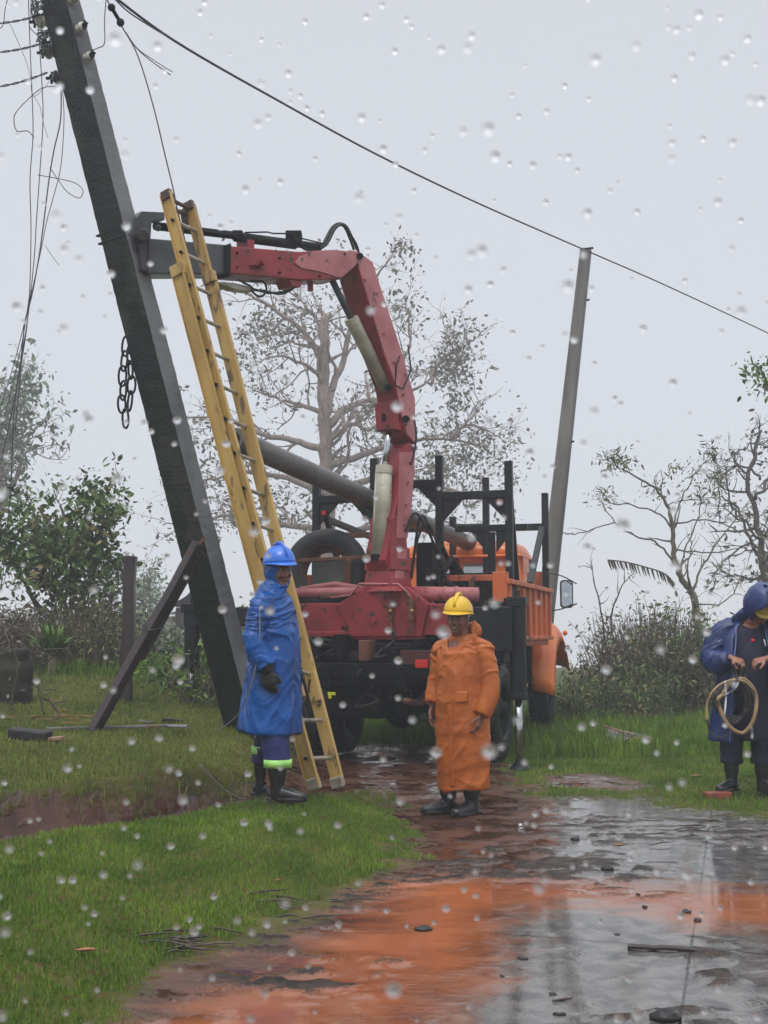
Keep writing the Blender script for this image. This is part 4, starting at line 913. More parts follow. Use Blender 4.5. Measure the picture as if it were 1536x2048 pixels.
K('leaf_spring', MB().tube(smooth_path([(-.62,-.3,.78),(-.60,.1,.66),(-.60,.55,.62),(-.60,1.0,.66),(-.62,1.3,.78)]), .035, 6), 'greasy')
K('exhaust_pipe', MB().tube(smooth_path([(.45,-.9,.66),(.45,-.2,.62),(.5,.8,.75)]), .035, 10), 'rust', smooth=True)
for x in (-.9,-.45,.35,.62): K('bolt_row', MB().tube([(x,-.165,1.38),(x,-.150,1.38)], .016, 8), 'greasy')
# weld seams and bolts on the crane arms
for u, v in ((730,560),(748,612),(768,668),(788,725),(806,790),(812,850)): K('bolt', MB().tube([BP(u, v, .15), BP(u, v, .172)], .014, 6), 'rust', arm, W=True, wroot=truck)
for u, v in ((475,506),(475,534),(560,516),(560,545),(690,508),(640,552)): K('bolt', MB().tube([BP(u, v, .14), BP(u, v, .168)], .012, 6), 'greasy', jib, W=True, wroot=truck)
for v in (925, 965, 1010, 1050): K('bolt', MB().tube([BP(820-(v-925)*.09, v, .15), BP(820-(v-925)*.09, v, .18)], .011, 6), 'red', colm, W=True, wroot=truck)

mb = MB(); mb.box((-.15,.12,1.18),(1.9,.35,.26)); mb.box((-.2,.5,.95),(1.5,.3,.5)); mb.box((.15,-.1,1.12),(.7,.4,.2)); K('underbody_shade_block', mb, 'greasy', bevel=.02)  # added dark blocks that deepen the shade under the crane

for (u0,v0),(u1,v1) in (((588,1122),(735,1114)), ((697,1118),(693,1190)), ((640,1195),(735,1178))):
    K('spare_bracket', MB().beam(TMi @ P(u0,v0,12.45), TMi @ P(u1,v1,12.5), .06, .04), 'rust', bevel=.006)

# ------------------------------------------------------------ people
def rotm(yaw=0, pitch=0, roll=0):
    return Matrix.Rotation(yaw, 3, 'Z') @ Matrix.Rotation(pitch, 3, 'X') @ Matrix.Rotation(roll, 3, 'Y')
def head_islands(mb, c, Mx, s=1.0):
    E = lambda p, r, m=None: mb.ell(c+Mx @ (Vector(p)*s), tuple(x*s for x in r), Mx if m is None else Mx @ m, 18, 12)
    E((0,.012,.03),(.077,.095,.088)); E((0,-.012,-.03),(.068,.078,.082)); E((0,-.025,-.075),(.052,.055,.048)); E((0,-.062,-.100),(.026,.022,.020))
    E((0,-.082,.018),(.052,.014,.011))                                  # brow
    E((0,-.092,-.022),(.010,.016,.030), Matrix.Rotation(R(-18),3,'X')); E((0,-.108,-.040),(.014,.013,.011)); E((.013,-.098,-.043),(.008,.009,.007)); E((-.013,-.098,-.043),(.008,.009,.007))
    for x in (-1, 1):
        E((x*.042,-.070,-.035),(.020,.020,.020)); E((x*.078,.008,-.012),(.010,.020,.032), Matrix.Rotation(R(x*14),3,'Z')); E((x*.031,-.082,.000),(.013,.008,.007))
    E((0,-.086,-.064),(.022,.010,.006)); E((0,-.084,-.075),(.020,.010,.007)); E((0,.02,-.11),(.05,.055,.05))
def face_parts(root_, c, Mx, s=1.0, smile=False, brow='hairg'):
    T = lambda p: c+Mx @ (Vector(p)*s)
    for x in (-1, 1):
        e = obj('eye', MB().ell(T((x*.031,-.086,.000)), (.011*s,.006*s,.0055*s), Mx), M['eyewhite'], root_, smooth=True)
        obj('iris', MB().ell(T((x*.031+.002,-.0915,.000)), (.0055*s,.002*s,.0055*s), Mx), M['eyem'], e, smooth=True)
        obj('eyebrow', MB().tube([T((x*.014,-.095,.015)), T((x*.030,-.094,.020)), T((x*.047,-.082,.015))], [.003*s,.0042*s,.0025*s], 6), M[brow], root_, smooth=True)
    obj('lips', MB().tube([T((-.021,-.090,-.066 if smile else -.069)), T((-.008,-.0965,-.071)), T((.008,-.0965,-.071)), T((.021,-.090,-.066 if smile else -.069))], [.0025*s,.0055*s,.0055*s,.0025*s], 8), M['skindark'], root_, smooth=True)
    if smile: obj('teeth', MB().box(T((0,-.0995,-.070)), (.022*s,.006*s,.0045*s), Mx), M['teeth'], root_)
def hand_islands(mb, wrist, d, pn, side, curl=.5, s=1.0, th=1.0):
    """wrist point, direction of the hand, palm normal (where the palm faces), side=+1 thumb towards d x pn"""
    d = Vector(d).normalized(); pn = Vector(pn); pn = (pn-d*pn.dot(d)).normalized(); lat = d.cross(pn)*side
    wrist = Vector(wrist)
    mb.tube([wrist-d*.03*s, wrist, wrist+d*.03*s, wrist+d*.075*s, wrist+d*.090*s], [(.020*s*th,.027*s*th),(.017*s*th,.026*s*th),(.016*s*th,.036*s*th),(.014*s*th,.041*s*th),(.010*s*th,.036*s*th)], 12, ref=pn)
    for k, (o, L) in enumerate(((.030,.074),(.010,.083),(-.010,.077),(-.029,.060))):
        b = wrist+d*(.083-.004*abs(k-1))*s+lat*o*s; p = [b-d*.02*s, b]; dd = d.copy(); an = 0
        for j, f in enumerate((.45,.32,.23)):
            an += curl*(.55,.75,.5)[j]*(1+.12*k); q = d*math.cos(an)+pn*math.sin(an)+lat*(.05*(1.5-k)); p.append(p[-1]+q.normalized()*L*f*s)
        mb.tube(p, [.0095*s*th,.0095*s*th,.009*s*th,.0082*s*th,.0070*s*th], 8)
    b = wrist+d*.020*s+lat*.026*s; q1 = (d*.55+lat*.75+pn*.35).normalized(); q2 = (d*.85+lat*.25+pn*.45).normalized()
    mb.tube([b-q1*.01*s, b+q1*.035*s, b+q1*.035*s+q2*.030*s, b+q1*.035*s+q2*.055*s], [.013*s*th,.012*s*th,.0105*s*th,.0085*s*th], 8)
def limb(mb, pts, rad, seg=14): mb.tube(smooth_path(pts, 5), list(np.interp(np.linspace(0, len(pts)-1, (len(pts)-1)*5+1), range(len(pts)), rad)), seg)
def boot(parent, ankle, d, top, s=1.0, name='boot'):
    """rubber boot: shaft up to height top, foot towards d (local coordinates, sole at z=0)"""
    d = Vector(d).normalized(); a = Vector(ankle); mb = MB()
    mb.tube([a+Vector((0,0,top)), a+Vector((0,0,top*.6)), a+Vector((0,0,.12)), a+Vector((0,0,.02))-d*.005], [.066*s,.062*s,.050*s,.045*s], 16)
    mb.tube([a-d*.065*s+Vector((0,0,.045)), a-d*.03*s+Vector((0,0,.05)), a+d*.06*s+Vector((0,0,.05)), a+d*.13*s+Vector((0,0,.042)), a+d*.185*s+Vector((0,0,.035)), a+d*.205*s+Vector((0,0,.03))], [(.035*s,.030*s),(.046*s,.040*s),(.048*s,.042*s),(.038*s,.048*s),(.030*s,.042*s),(.018*s,.025*s)], 14, ref=(0,0,1))
    mb.prism([a+d*x*s+Vector((-d.y,d.x,0))*y*s+Vector((0,0,.001)) for x, y in ((-.085,-.03),(-.04,-.042),(.05,-.040),(.12,-.052),(.18,-.045),(.215,0),(.18,.045),(.12,.052),(.05,.040),(-.04,.042),(-.085,.03))], (0,0,.022))
    return remeshed(name, mb, M['boot'], parent, .007, smooth_it=3)
def helmet(parent, c, Mx, m, name='hard_hat', s=1.0):
    T = lambda p: c+Mx @ (Vector(p)*s)
    vs = []; fs = []; nu, nv = 40, 14
    for j in range(nv+1):
        th = math.pi/2*j/nv
        for i in range(nu):
            a = 2*math.pi*i/nu; ca, sa = math.cos(a), math.sin(a)
            r = math.cos(th)**.9; rid = .006*math.exp(-(ca*3.2)**2)*(1 if j > 1 else 0)
            vs.append(T((ca*.116*r, .005+sa*.138*r, math.sin(th)**1.05*(.128+rid*2.2)))) 
    for j in range(nv):
        for i in range(nu): fs.append((j*nu+i, j*nu+(i+1) % nu, (j+1)*nu+(i+1) % nu, (j+1)*nu+i))
    h = obj(name, MB().add(vs, fs), m, parent, smooth=True); q = h.modifiers.new('s', 'SOLIDIFY'); q.thickness = .004
    vs = []; fs = []
    for i in range(nu):
        a = 2*math.pi*i/nu; ca, sa = math.cos(a), math.sin(a); f = max(0, -sa)**2.2
        for rr, z in ((.98, .004), (1.0+.035+.20*f, -.008-.018*f), (1.0+.035+.20*f, -.013-.018*f), (.98, -.004)):
            vs.append(T((ca*.116*rr, .005+sa*.138*rr, z)))
    for i in range(nu):
        for k in range(4): fs.append((i*4+k, i*4+(k+1) % 4, ((i+1) % nu)*4+(k+1) % 4, ((i+1) % nu)*4+k))
    obj('brim', MB().add(vs, fs), m, h, smooth=True)
    obj('ridge', MB().tube([T((0,-.128,.035)), T((0,-.10,.10)), T((0,-.05,.136)), T((0,.0,.146)), T((0,.06,.134)), T((0,.11,.09))], [(.006,.012),(.010,.016),(.013,.018),(.013,.018),(.010,.016),(.005,.010)], 10, ref=(0,-1,0)), m, h, smooth=True)
    return h
def folds(amp_v=.010, amp_d=.010, fz=3.0, zt=1.0, seed=0, hem=0):
    def f(p):
        a = noise.noise(Vector((p.x*8+seed, p.y*8, p.z*.9+seed)))
        w1 = noise.noise(Vector((p.x*2.1+seed*1.7, p.y*2.1, p.z*2.3)))       # direction of the creases wanders
        q = Vector((p.x*(4+5*w1)+seed, p.y*4, p.z*(7-6*w1)+p.x*6*w1))
        b = noise.noise(q*.8)
        r1 = 1-abs(noise.noise(q*1.15+Vector((7,3,1))))*3.2; r2 = 1-abs(noise.noise(Vector((p.x*7-p.z*3, p.y*7, p.z*2.2+seed))))*3.5
        k = min(1.0, max(0.0, float((zt+.25-p.z)/.6)))
        m = .5+.5*noise.noise(Vector((p.x*3.1, p.y*3.1, p.z*2.7+seed)))       # calm and creased zones
        return float(a*amp_v*(.4+.8*k)+b*amp_d*.45*(1-.3*k)+max(0, r1)**2*amp_d*.75*m*(1-.6*k)+max(0, r2)**2*amp_v*.35*k)
    return f

# ---- man in blue, back-left of the truck, looking over his right shoulder towards the road
def local(px, Y, o):      # handy while posing: pixel at depth Y -> person space
    return MATS_ROOT[o].inverted() @ P(px[0], px[1], Y)
BX, BY = -.80, 8.45; bz = hz(BX, BY)+.01
b = root('person', 'man in a long bright blue raincoat and blue hard hat standing beside the yellow ladder', 'person', (BX, BY, bz), R(72))
c = Vector((.0,-.035,1.645)); Mh = rotm(R(-40), R(4), R(-3))
mb = MB(); head_islands(mb, c, Mh, 1.0); limb(mb, [(0,.02,1.30),(0,.0,1.46),(0,-.02,1.58)], [.10,.062,.056])
mb.rings([(0,0,.86,.15,.11),(0,0,1.0,.16,.12),(0,0,1.2,.165,.12),(0,0,1.38,.19,.11),(0,0,1.45,.10,.08)])
for s, (e, w_) in ((-1, ((-.27,.02,1.15), (-.245,-.05,.90))), (1, ((.27,.02,1.15), (.25,-.05,.92)))):
    limb(mb, [(s*.17,0,1.40), e, w_], [.055,.043,.028]); hand_islands(mb, w_, (.02*-s,-.12,-1), (-s*1.0,0,0), 1 if s < 0 else -1, .45, .72, .7)
limb(mb, [(-.09,0,.90),(-.10,-.02,.50),(-.10,-.04,.10)], [.085,.055,.038]); limb(mb, [(.09,0,.90),(.10,.03,.50),(.09,.07,.10)], [.085,.055,.038])
body = remeshed('body', mb, M['skin'], b, .0065, smooth_it=3)
face_parts(b, c, Mh)
mb = MB()      # coat with hood
mb.rings([(0,.03,.475,.225,.225,0,.06),(0,.03,.49,.225,.225,0,.06),(0,.02,.75,.220,.205),(0,.01,1.0,.215,.188),(0,.01,1.2,.215,.175),(0,.015,1.36,.205,.150),(0,.02,1.44,.165,.118),(0,.015,1.50,.11,.10),(0,.01,1.54,.085,.09)], 40)
for s, e, w_ in ((-1,(-.285,.045,1.16),(-.262,-.05,.945)), (1,(.285,.03,1.17),(.26,-.05,.95))):
    limb(mb, [(s*.12,.015,1.42),(s*.20,.02,1.37),Vector(e)*.98,w_], [.068,.080,.074,.072], 18)
coat = remeshed('raincoat', mb, M['blue'], b, .009, folds(.030, .030, zt=.95, seed=2), 3)
mb = MB(); E = lambda p, r, m=None: mb.ell(c+Mh @ Vector(p), r, Mh if m is None else Mh @ m, 24, 16)
E((0,.030,-.005),(.100,.108,.125)); E((0,.020,-.075),(.086,.088,.080)); mb.tube([c+Mh @ Vector((0,.03,-.09)), (0,.015,1.50), (0,.02,1.43)], [.082,.098,.125], 18)
E((0,-.040,-.115),(.052,.046,.026))
hood = remeshed('hood', mb, M['blue'], b, .006, folds(.006, .010, seed=5), 2)
helmet(b, c+Mh @ Vector((0,.0,.055)), Mh @ rotm(0, R(-4)), M['hatblue'], s=1.0)
for s, e, w_ in ((-1,0,(-.258,-.055,.935)), (1,0,(.252,-.055,.94))):
    mb = MB(); limb(mb, [Vector(w_)+Vector((0,0,.05)), w_, Vector(w_)+Vector((0,-.01,-.03))], [.052,.048,.040]); hand_islands(mb, Vector(w_)+Vector((0,-.005,-.02)), (-.03*s,-.14,-1), (-s,0,0), 1 if s < 0 else -1, .55, 1.08, 1.45)
    remeshed('glove', mb, M['glove'], b, .0055, smooth_it=2)
for s, (fy) in ((-1,-.085), (1,.115)):
    mb = MB(); limb(mb, [(s*.085,0,.62),(s*.095,fy*.6,.42),(s*.10,fy,.24)], [.115,.100,.094]); remeshed('trouser_leg', mb, M['trousers'], b, .008, folds(.01,.012,seed=3+s), 2)
    mb = MB(); k = MB(); zz = .265 if s < 0 else .335; mb.tube([(s*.099,fy*.93,zz-.028),(s*.099,fy*.93,zz+.028)], [.101,.102], 22); obj('reflective_band', mb, M['hivis'], b, smooth=True)
    boot(b, (s*.10, fy+.01, 0), (s*-.10,-1,0), .30, 1.06)
wire([(519,1215,8.15),(519,1280,8.13),(512,1330,8.13),(497,1385,8.15),(478,1425,8.3),(455,1448,8.6),(430,1462,8.9)], 'thin pale cord running down the back of the blue raincoat to the grass', .0045, m='wirelight', name='cord', cat='cord')

# ---- man in orange, facing the camera
OX, OY = .60, 8.95; oz = hz(OX, OY)
b = root('person', 'smiling man in a long orange raincoat and yellow hard hat standing behind the truck', 'person', (OX, OY, oz), R(-33))
c = Vector((-.0,-.055,1.475)); Mh = rotm(R(14), R(2), R(3))
mb = MB(); head_islands(mb, c, Mh, .98); limb(mb, [(0,.02,1.15),(0,.0,1.32),(0,-.03,1.42)], [.10,.066,.060])
mb.rings([(0,0,.76,.15,.12),(0,0,.95,.17,.14),(0,0,1.1,.165,.13),(0,0,1.24,.18,.11),(0,0,1.31,.10,.08)])
limb(mb, [(-.15,0,1.25),(-.225,.02,1.0),(-.238,-.045,.80)], [.055,.043,.028]); hand_islands(mb, (-.240,-.05,.785), (.02,-.10,-1), (1,0,.0), 1, .5)
limb(mb, [(.15,0,1.25),(.225,-.01,1.0),(.212,-.09,.77)], [.055,.043,.028]); hand_islands(mb, (.210,-.095,.745), (-.12,-.22,-1), (-1,0,0), -1, .7)
limb(mb, [(-.09,0,.80),(-.09,-.0,.45),(-.09,-.02,.10)], [.085,.055,.038]); limb(mb, [(.09,0,.80),(.09,0,.45),(.09,0,.10)], [.085,.055,.038])
remeshed('body', mb, M['skin'], b, .0062, smooth_it=2)
face_parts(b, c, Mh, .98, smile=True)
mb = MB()
mb.rings([(.01,.015,.185,.198,.190,.06,0),(.01,.015,.20,.198,.190,.06,0),(.01,.01,.5,.207,.185),(.0,.0,.85,.205,.180),(0,.0,1.05,.200,.168),(0,.01,1.2,.196,.145),(0,.02,1.28,.155,.115),(0,.02,1.335,.095,.088)], 40)
limb(mb, [(-.11,.015,1.27),(-.178,.02,1.22),(-.228,.02,1.0),(-.238,-.04,.82)], [.065,.074,.068,.060], 18)
limb(mb, [(.11,.015,1.27),(.182,.015,1.22),(.230,.0,1.0),(.232,-.04,.86),(.212,-.09,.755)], [.065,.080,.080,.076,.064], 18)
coat = remeshed('raincoat', mb, M['orangecoat'], b, .009, folds(.026, .030, zt=.85, seed=9), 3)
mb = MB(); mb.tube([(-.010,-.166,1.10),(-.012,-.182,.85),(.0,-.180,.5),(.01,-.172,.22)], [(.012,.024)]*4, 6, ref=(0,1,0)); remeshed('placket', mb, M['orangecoat'], b, .005, smooth_it=1)
mb = MB(); mb.prism([(.035,-.188,.93),(.135,-.160,.925),(.13,-.164,.85),(.04,-.193,.84)], (0,.03,0)); obj('pocket_flap', mb, M['orangecoat'], b, bevel=.008)
mb = MB()     # collar wings and the hood lying back
mb.tube(smooth_path([(-.05,-.125,1.20),(-.085,-.08,1.29),(-.10,.02,1.345),(-.05,.10,1.37),(.05,.11,1.37),(.10,.02,1.345),(.075,-.085,1.285),(.02,-.14,1.17)]), [.014]*43, 8)
mb.ell((.045,.10,1.38),(.080,.045,.075)); mb.ell((.088,.045,1.38),(.020,.05,.085)); mb.ell((-.065,.05,1.36),(.03,.05,.05))
remeshed('hood', mb, M['orangecoat'], b, .007, folds(.004,.012,seed=4), 2)
helmet(b, c+Mh @ Vector((0,.0,.052)), Mh @ rotm(0, R(-3)), M['hatyel'], s=.98)
for x in (-1, 1): obj('ear_flap', MB().tube([c+Mh @ Vector((x*.082,.015,.06)), c+Mh @ Vector((x*.086,.01,.03)), c+Mh @ Vector((x*.08,.0,.0))], [.008,.010,.004], 6), M['white'], b, smooth=True) if x > 0 else None
mb = MB(); limb(mb, [(-.09,0,.5),(-.09,-.01,.2)], [.085,.07]); limb(mb, [(.09,0,.5),(.09,-.01,.2)], [.085,.07])
for x, fy, dd in ((-.10,-.05,(-.85,-1,0)), (.085,-.01,(-.2,-1,0))):
    mb = MB(); limb(mb, [(x,0,.45),(x,fy,.16)], [.08,.066]); remeshed('trouser_leg', mb, M['shirt'], b, .009, smooth_it=1)
    boot(b, (x, fy, 0), dd, .24, 1.05)

# ---- stooping man on the right with the coil
RX, RY = 3.13, 9.9; rz_ = hz(RX, RY)+.035
b = root('person', 'man in dark blue hooded raincoat at the right edge, head bowed, holding a coil', 'person', (RX, RY, rz_), R(-12))
c = Vector((.10,-.145,1.545)); Mh = rotm(R(6), R(42), R(0))
mb = MB(); head_islands(mb, c, Mh, 1.0); limb(mb, [(0,.03,1.22),(0,-.01,1.38),(0.06,-.08,1.49)], [.10,.068,.058])
mb.rings([(0,.0,.84,.15,.12),(0,.0,1.0,.17,.14),(0,.0,1.18,.175,.13),(0,.0,1.34,.18,.11),(0,.0,1.41,.10,.08)])
wR, wL = (-.175,-.30,1.125), (.085,-.31,1.12)
limb(mb, [(-.18,0,1.34),(-.30,-.03,1.10),(-.20,-.26,1.13)], [.055,.043,.030]); hand_islands(mb, wR, (.80,-.30,-.38), (.25,.35,-.9), -1, .95, 1.0, 1.08)
limb(mb, [(.18,0,1.34),(.30,-.03,1.10),(.12,-.27,1.12)], [.055,.043,.030]); hand_islands(mb, wL, (-.85,-.25,-.25), (-.2,.35,-.9), 1, .95, 1.0, 1.08)
for s in (-1, 1): limb(mb, [(s*.10,0,.88),(s*.12-.05,-.01,.48),(s*.125-.06,0,.1)], [.09,.055,.038])
remeshed('body', mb, M['skin2'], b, .0055, smooth_it=2)
face_parts(b, c, Mh)
mb = MB(); mb.rings([(0,0,.44,.20,.15),(0,0,.46,.21,.155),(0,0,.85,.205,.16),(0,0,1.0,.20,.165),(0,0,1.2,.195,.155),(0,.0,1.34,.185,.125),(0,0.01,1.42,.10,.08)], 30)
shirt = remeshed('shirt', mb, M['shirt'], b, .010, folds(.012,.016,seed=12), 3)
obj('shirt_badge', MB().ell((.01,-.160,1.27),(.018,.008,.014)), M['lampred'], b, smooth=True)
obj('pen', MB().tube([(.10,-.150,1.28),(.11,-.160,1.22)],.006,6), M['white'], b, smooth=True)
# open coat: shell swept round the back with a gap in front, real thickness
def shell(rs, g0, seg=44):
    vs = []; fs = []; n = len(rs)
    for cx, cy, z, rx, ry, gap in rs:
        for k in range(seg+1):
            a = -math.pi/2+gap+(2*math.pi-2*gap)*k/seg
            vs.append((cx+math.cos(a)*rx, cy+math.sin(a)*ry, z))
    m = seg+1
    for i in range(n-1):
        for k in range(seg): fs.append((i*m+k, i*m+k+1, (i+1)*m+k+1, (i+1)*m+k))
    return MB().add(vs, fs)
prof = [(0,.02,.42,.345,.25,.55),(0,.02,.6,.335,.245,.52),(0,.015,.8,.315,.235,.50),(0,.01,1.0,.295,.22,.50),(0,.01,1.15,.285,.205,.55),(0,.015,1.28,.255,.175,.60),(0,.02,1.37,.205,.135,.55),(0,.02,1.43,.12,.105,.6)]
zz = [p[2] for p in prof]; fine = [tuple(np.interp(z, zz, [p[k] for p in prof]) for k in range(6)) for z in np.linspace(.42,1.43,40)]
sh = shell(fine, 0); fo = folds(.035,.020,zt=1.0,seed=21)
for i, p in enumerate(sh.v):
    r = Vector((p.x, p.y-.015, 0)).normalized(); sh.v[i] = p+r*fo(p)
coat = obj('raincoat', sh, M['navy'], b, smooth=True); q = coat.modifiers.new('s', 'SOLIDIFY'); q.thickness = .008
mb = MB(); limb(mb, [(-.12,.02,1.38),(-.235,.02,1.32),(-.315,-.02,1.12),(-.27,-.16,1.08),(-.19,-.28,1.12)], [.085,.100,.098,.085,.060], 18); remeshed('sleeve', mb, M['navy'], b, .009, folds(.02,.03,seed=31), 3)
mb = MB(); limb(mb, [(.12,.02,1.38),(.235,.02,1.32),(.315,-.02,1.12),(.24,-.17,1.08),(.125,-.28,1.12)], [.085,.100,.098,.085,.060], 18); remeshed('sleeve', mb, M['navy'], b, .009, folds(.02,.03,seed=33), 3)
for s in (-1, 1): obj('coat_edge', MB().tube(smooth_path([(s*.115,-.075,1.39),(s*.125,-.135,1.28),(s*.15,-.19,1.1),(s*.17,-.23,.9),(s*.20,-.24,.6),(s*.21,-.24,.42)]), (.006), 6), mat('coat_seam%d' % s, (.10,.16,.38), .4), coat, smooth=True)
mb = MB(); E = lambda p, r, m=None: mb.ell(c+Mh @ Vector(p), r, Mh if m is None else Mh @ m, 24, 16)
# hood shell over the helmet, open towards the front
vs = []; fs = []; nu, nv = 36, 20
for j in range(nv+1):
    th = R(6)+(math.pi-R(50))*j/nv
    for i in range(nu+1):
        gp = R(2)+R(40)*min(1, max(0, (th-R(58))/R(22))); a = -math.pi/2+gp+(2*math.pi-2*gp)*i/nu
        p = Vector((.150*math.sin(th)*math.cos(a), .012+.178*math.sin(th)*math.sin(a), .035+.178*math.cos(th)))
        p.z -= .05*max(0, math.sin(a))*(1-math.cos(th)) 
        vs.append(c+Mh @ p)
for j in range(nv):
    for i in range(nu): fs.append((j*(nu+1)+i, j*(nu+1)+i+1, (j+1)*(nu+1)+i+1, (j+1)*(nu+1)+i))
hd = MB().add(vs, fs); fo = folds(.018,.030,seed=8)
hd.v = [p+(p-c).normalized()*fo(p) for p in hd.v]
hood = obj('hood', hd, M['navy'], b, smooth=True); q = hood.modifiers.new('s','SOLIDIFY'); q.thickness = .006
mb = MB(); mb.tube(smooth_path([c+Vector((-.13,.05,-.03)), (-.12,.03,1.42), (-.13,.02,1.36)]), .045, 10); mb.tube(smooth_path([c+Vector((.13,.05,-.03)), (.12,.03,1.42), (.13,.02,1.36)]), .045, 10); mb.tube(smooth_path([c+Vector((0,.10,-.03)), (0,.09,1.44), (0,.08,1.36)]), .085, 12)
remeshed('hood_neck', mb, M['navy'], b, .008, folds(.006,.012,seed=18), 2)
helmet(b, c+Mh @ Vector((0,.0,.050)), Mh @ rotm(0, R(6)), M['hatpale'], s=.95)
for s in (-1, 1):
    mb = MB(); limb(mb, [(s*.10-.03,0,.66),(s*.125-.05,-.01,.44),(s*.125-.06,0,.26)], [.115,.095,.082]); mb.tube([(s*.125-.06,0,.24),(s*.125-.06,0,.28)], .092, 16); remeshed('trouser_leg', mb, M['trousers' if False else 'shirt'], b, .008, folds(.012,.016,seed=40+s), 2)
    boot(b, (s*.125-.06, .0, 0), (s*.55+ -.25,-1,0), .30, 1.0)
# the coil he holds: a thing of its own
t = root('cable_coil', 'loose coil of tan hose and dark cable held in both hands by the stooping man', 'hose coil', P(1466,1465,9.55))
def loop(pix, Y, r, m, nm='loop', closed=True, seg=8):
    pts = smooth_path([P(u, v, Y+(.02*math.sin(i*2.1))) for i, (u, v) in enumerate(pix+([pix[0]] if closed else []))], 5)
    if closed: pts = pts[:-1]
    return obj(nm, MB().tube(pts, r, seg, closed=closed), M[m], t, smooth=True, W=True)
loop([(1446,1388),(1462,1363),(1486,1358),(1505,1375),(1513,1400),(1508,1436),(1496,1458),(1482,1466),(1462,1456),(1448,1436),(1438,1412),(1436,1398),(1445,1390)], 9.53, .0165, 'hose')
loop([(1414,1440),(1414,1410),(1424,1385),(1442,1368),(1466,1360),(1490,1364),(1508,1382)], 9.50, .009, 'hose', closed=False)
loop([(1414,1440),(1420,1462),(1436,1475),(1458,1470)], 9.56, .008, 'hosedark', closed=False)
loop([(1450,1362),(1452,1390),(1450,1420),(1449,1432)], 9.5, .008, 'white', 'tape', closed=False)
loop([(1447,1392),(1458,1386),(1470,1378),(1477,1364)], 9.49, .009, 'steel', 'clamp', closed=False)
loop([(1502,1455),(1504,1468),(1504,1478)], 9.5, .013, 'wirelight', 'tape', closed=False)
for k in range(9):
    a = k*.7; loop([(1468+math.cos(q+a)*(24+k*2.2), 1402+math.sin(q+a)*(44-k*1.5)) for q in np.linspace(0, 5.6, 8)], 9.57+.01*k, .013, 'hosedark')
for (u, v), (u2, v2) in (((1466,1328),(1476,1362)), ((1478,1328),(1484,1362)), ((1490,1332),(1490,1364))):
    loop([(u, v), ((u+u2)/2, (v+v2)/2+2), (u2, v2)], 9.52, .014, 'hosedark', closed=False)
# brick and mud under the boots
t = root('broken_brick', 'reddish broken brick lying under the left boot of the stooping man', 'brick', G(1434,1594,.0)); mb = MB(); mb.box(G(1434,1590,.025)+Vector((0,0,0)), (.22,.11,.055), Matrix.Rotation(.3,3,'Z')); obj('brick', mb, M['brick'], t, W=True, bevel=.01)

# ------------------------------------------------------------ trees, bushes, hedge
def leaves(name, pts, size, m, parent=None, droop=.3, asp=.42):
    pts = np.array(pts); n = len(pts)
    if n == 0: return None
    d = rng.normal(size=(n,3)); d[:,2] -= droop; d /= np.linalg.norm(d, axis=1)[:,None]
    q = rng.normal(size=(n,3)); s = np.cross(d, q); s /= np.linalg.norm(s, axis=1)[:,None]
    nn = np.cross(d, s); L = size*(.35+1.15*rng.random(n)**1.6)[:,None]; W = L*asp
    v = np.empty((n,6,3)); v[:,0] = pts; v[:,1] = pts+d*L*.35+s*W*.5+nn*L*.05; v[:,2] = pts+d*L*.7+s*W*.35+nn*L*.04; v[:,3] = pts+d*L-nn*L*.08; v[:,4] = pts+d*L*.7-s*W*.35+nn*L*.04; v[:,5] = pts+d*L*.35-s*W*.5+nn*L*.05
    i = np.arange(n)*6; F = np.concatenate([np.stack([i,i+1,i+2],1), np.stack([i,i+2,i+3],1), np.stack([i,i+3,i+4],1), np.stack([i,i+4,i+5],1)])
    return bulk(name, v.reshape(-1,3), F, m, parent)
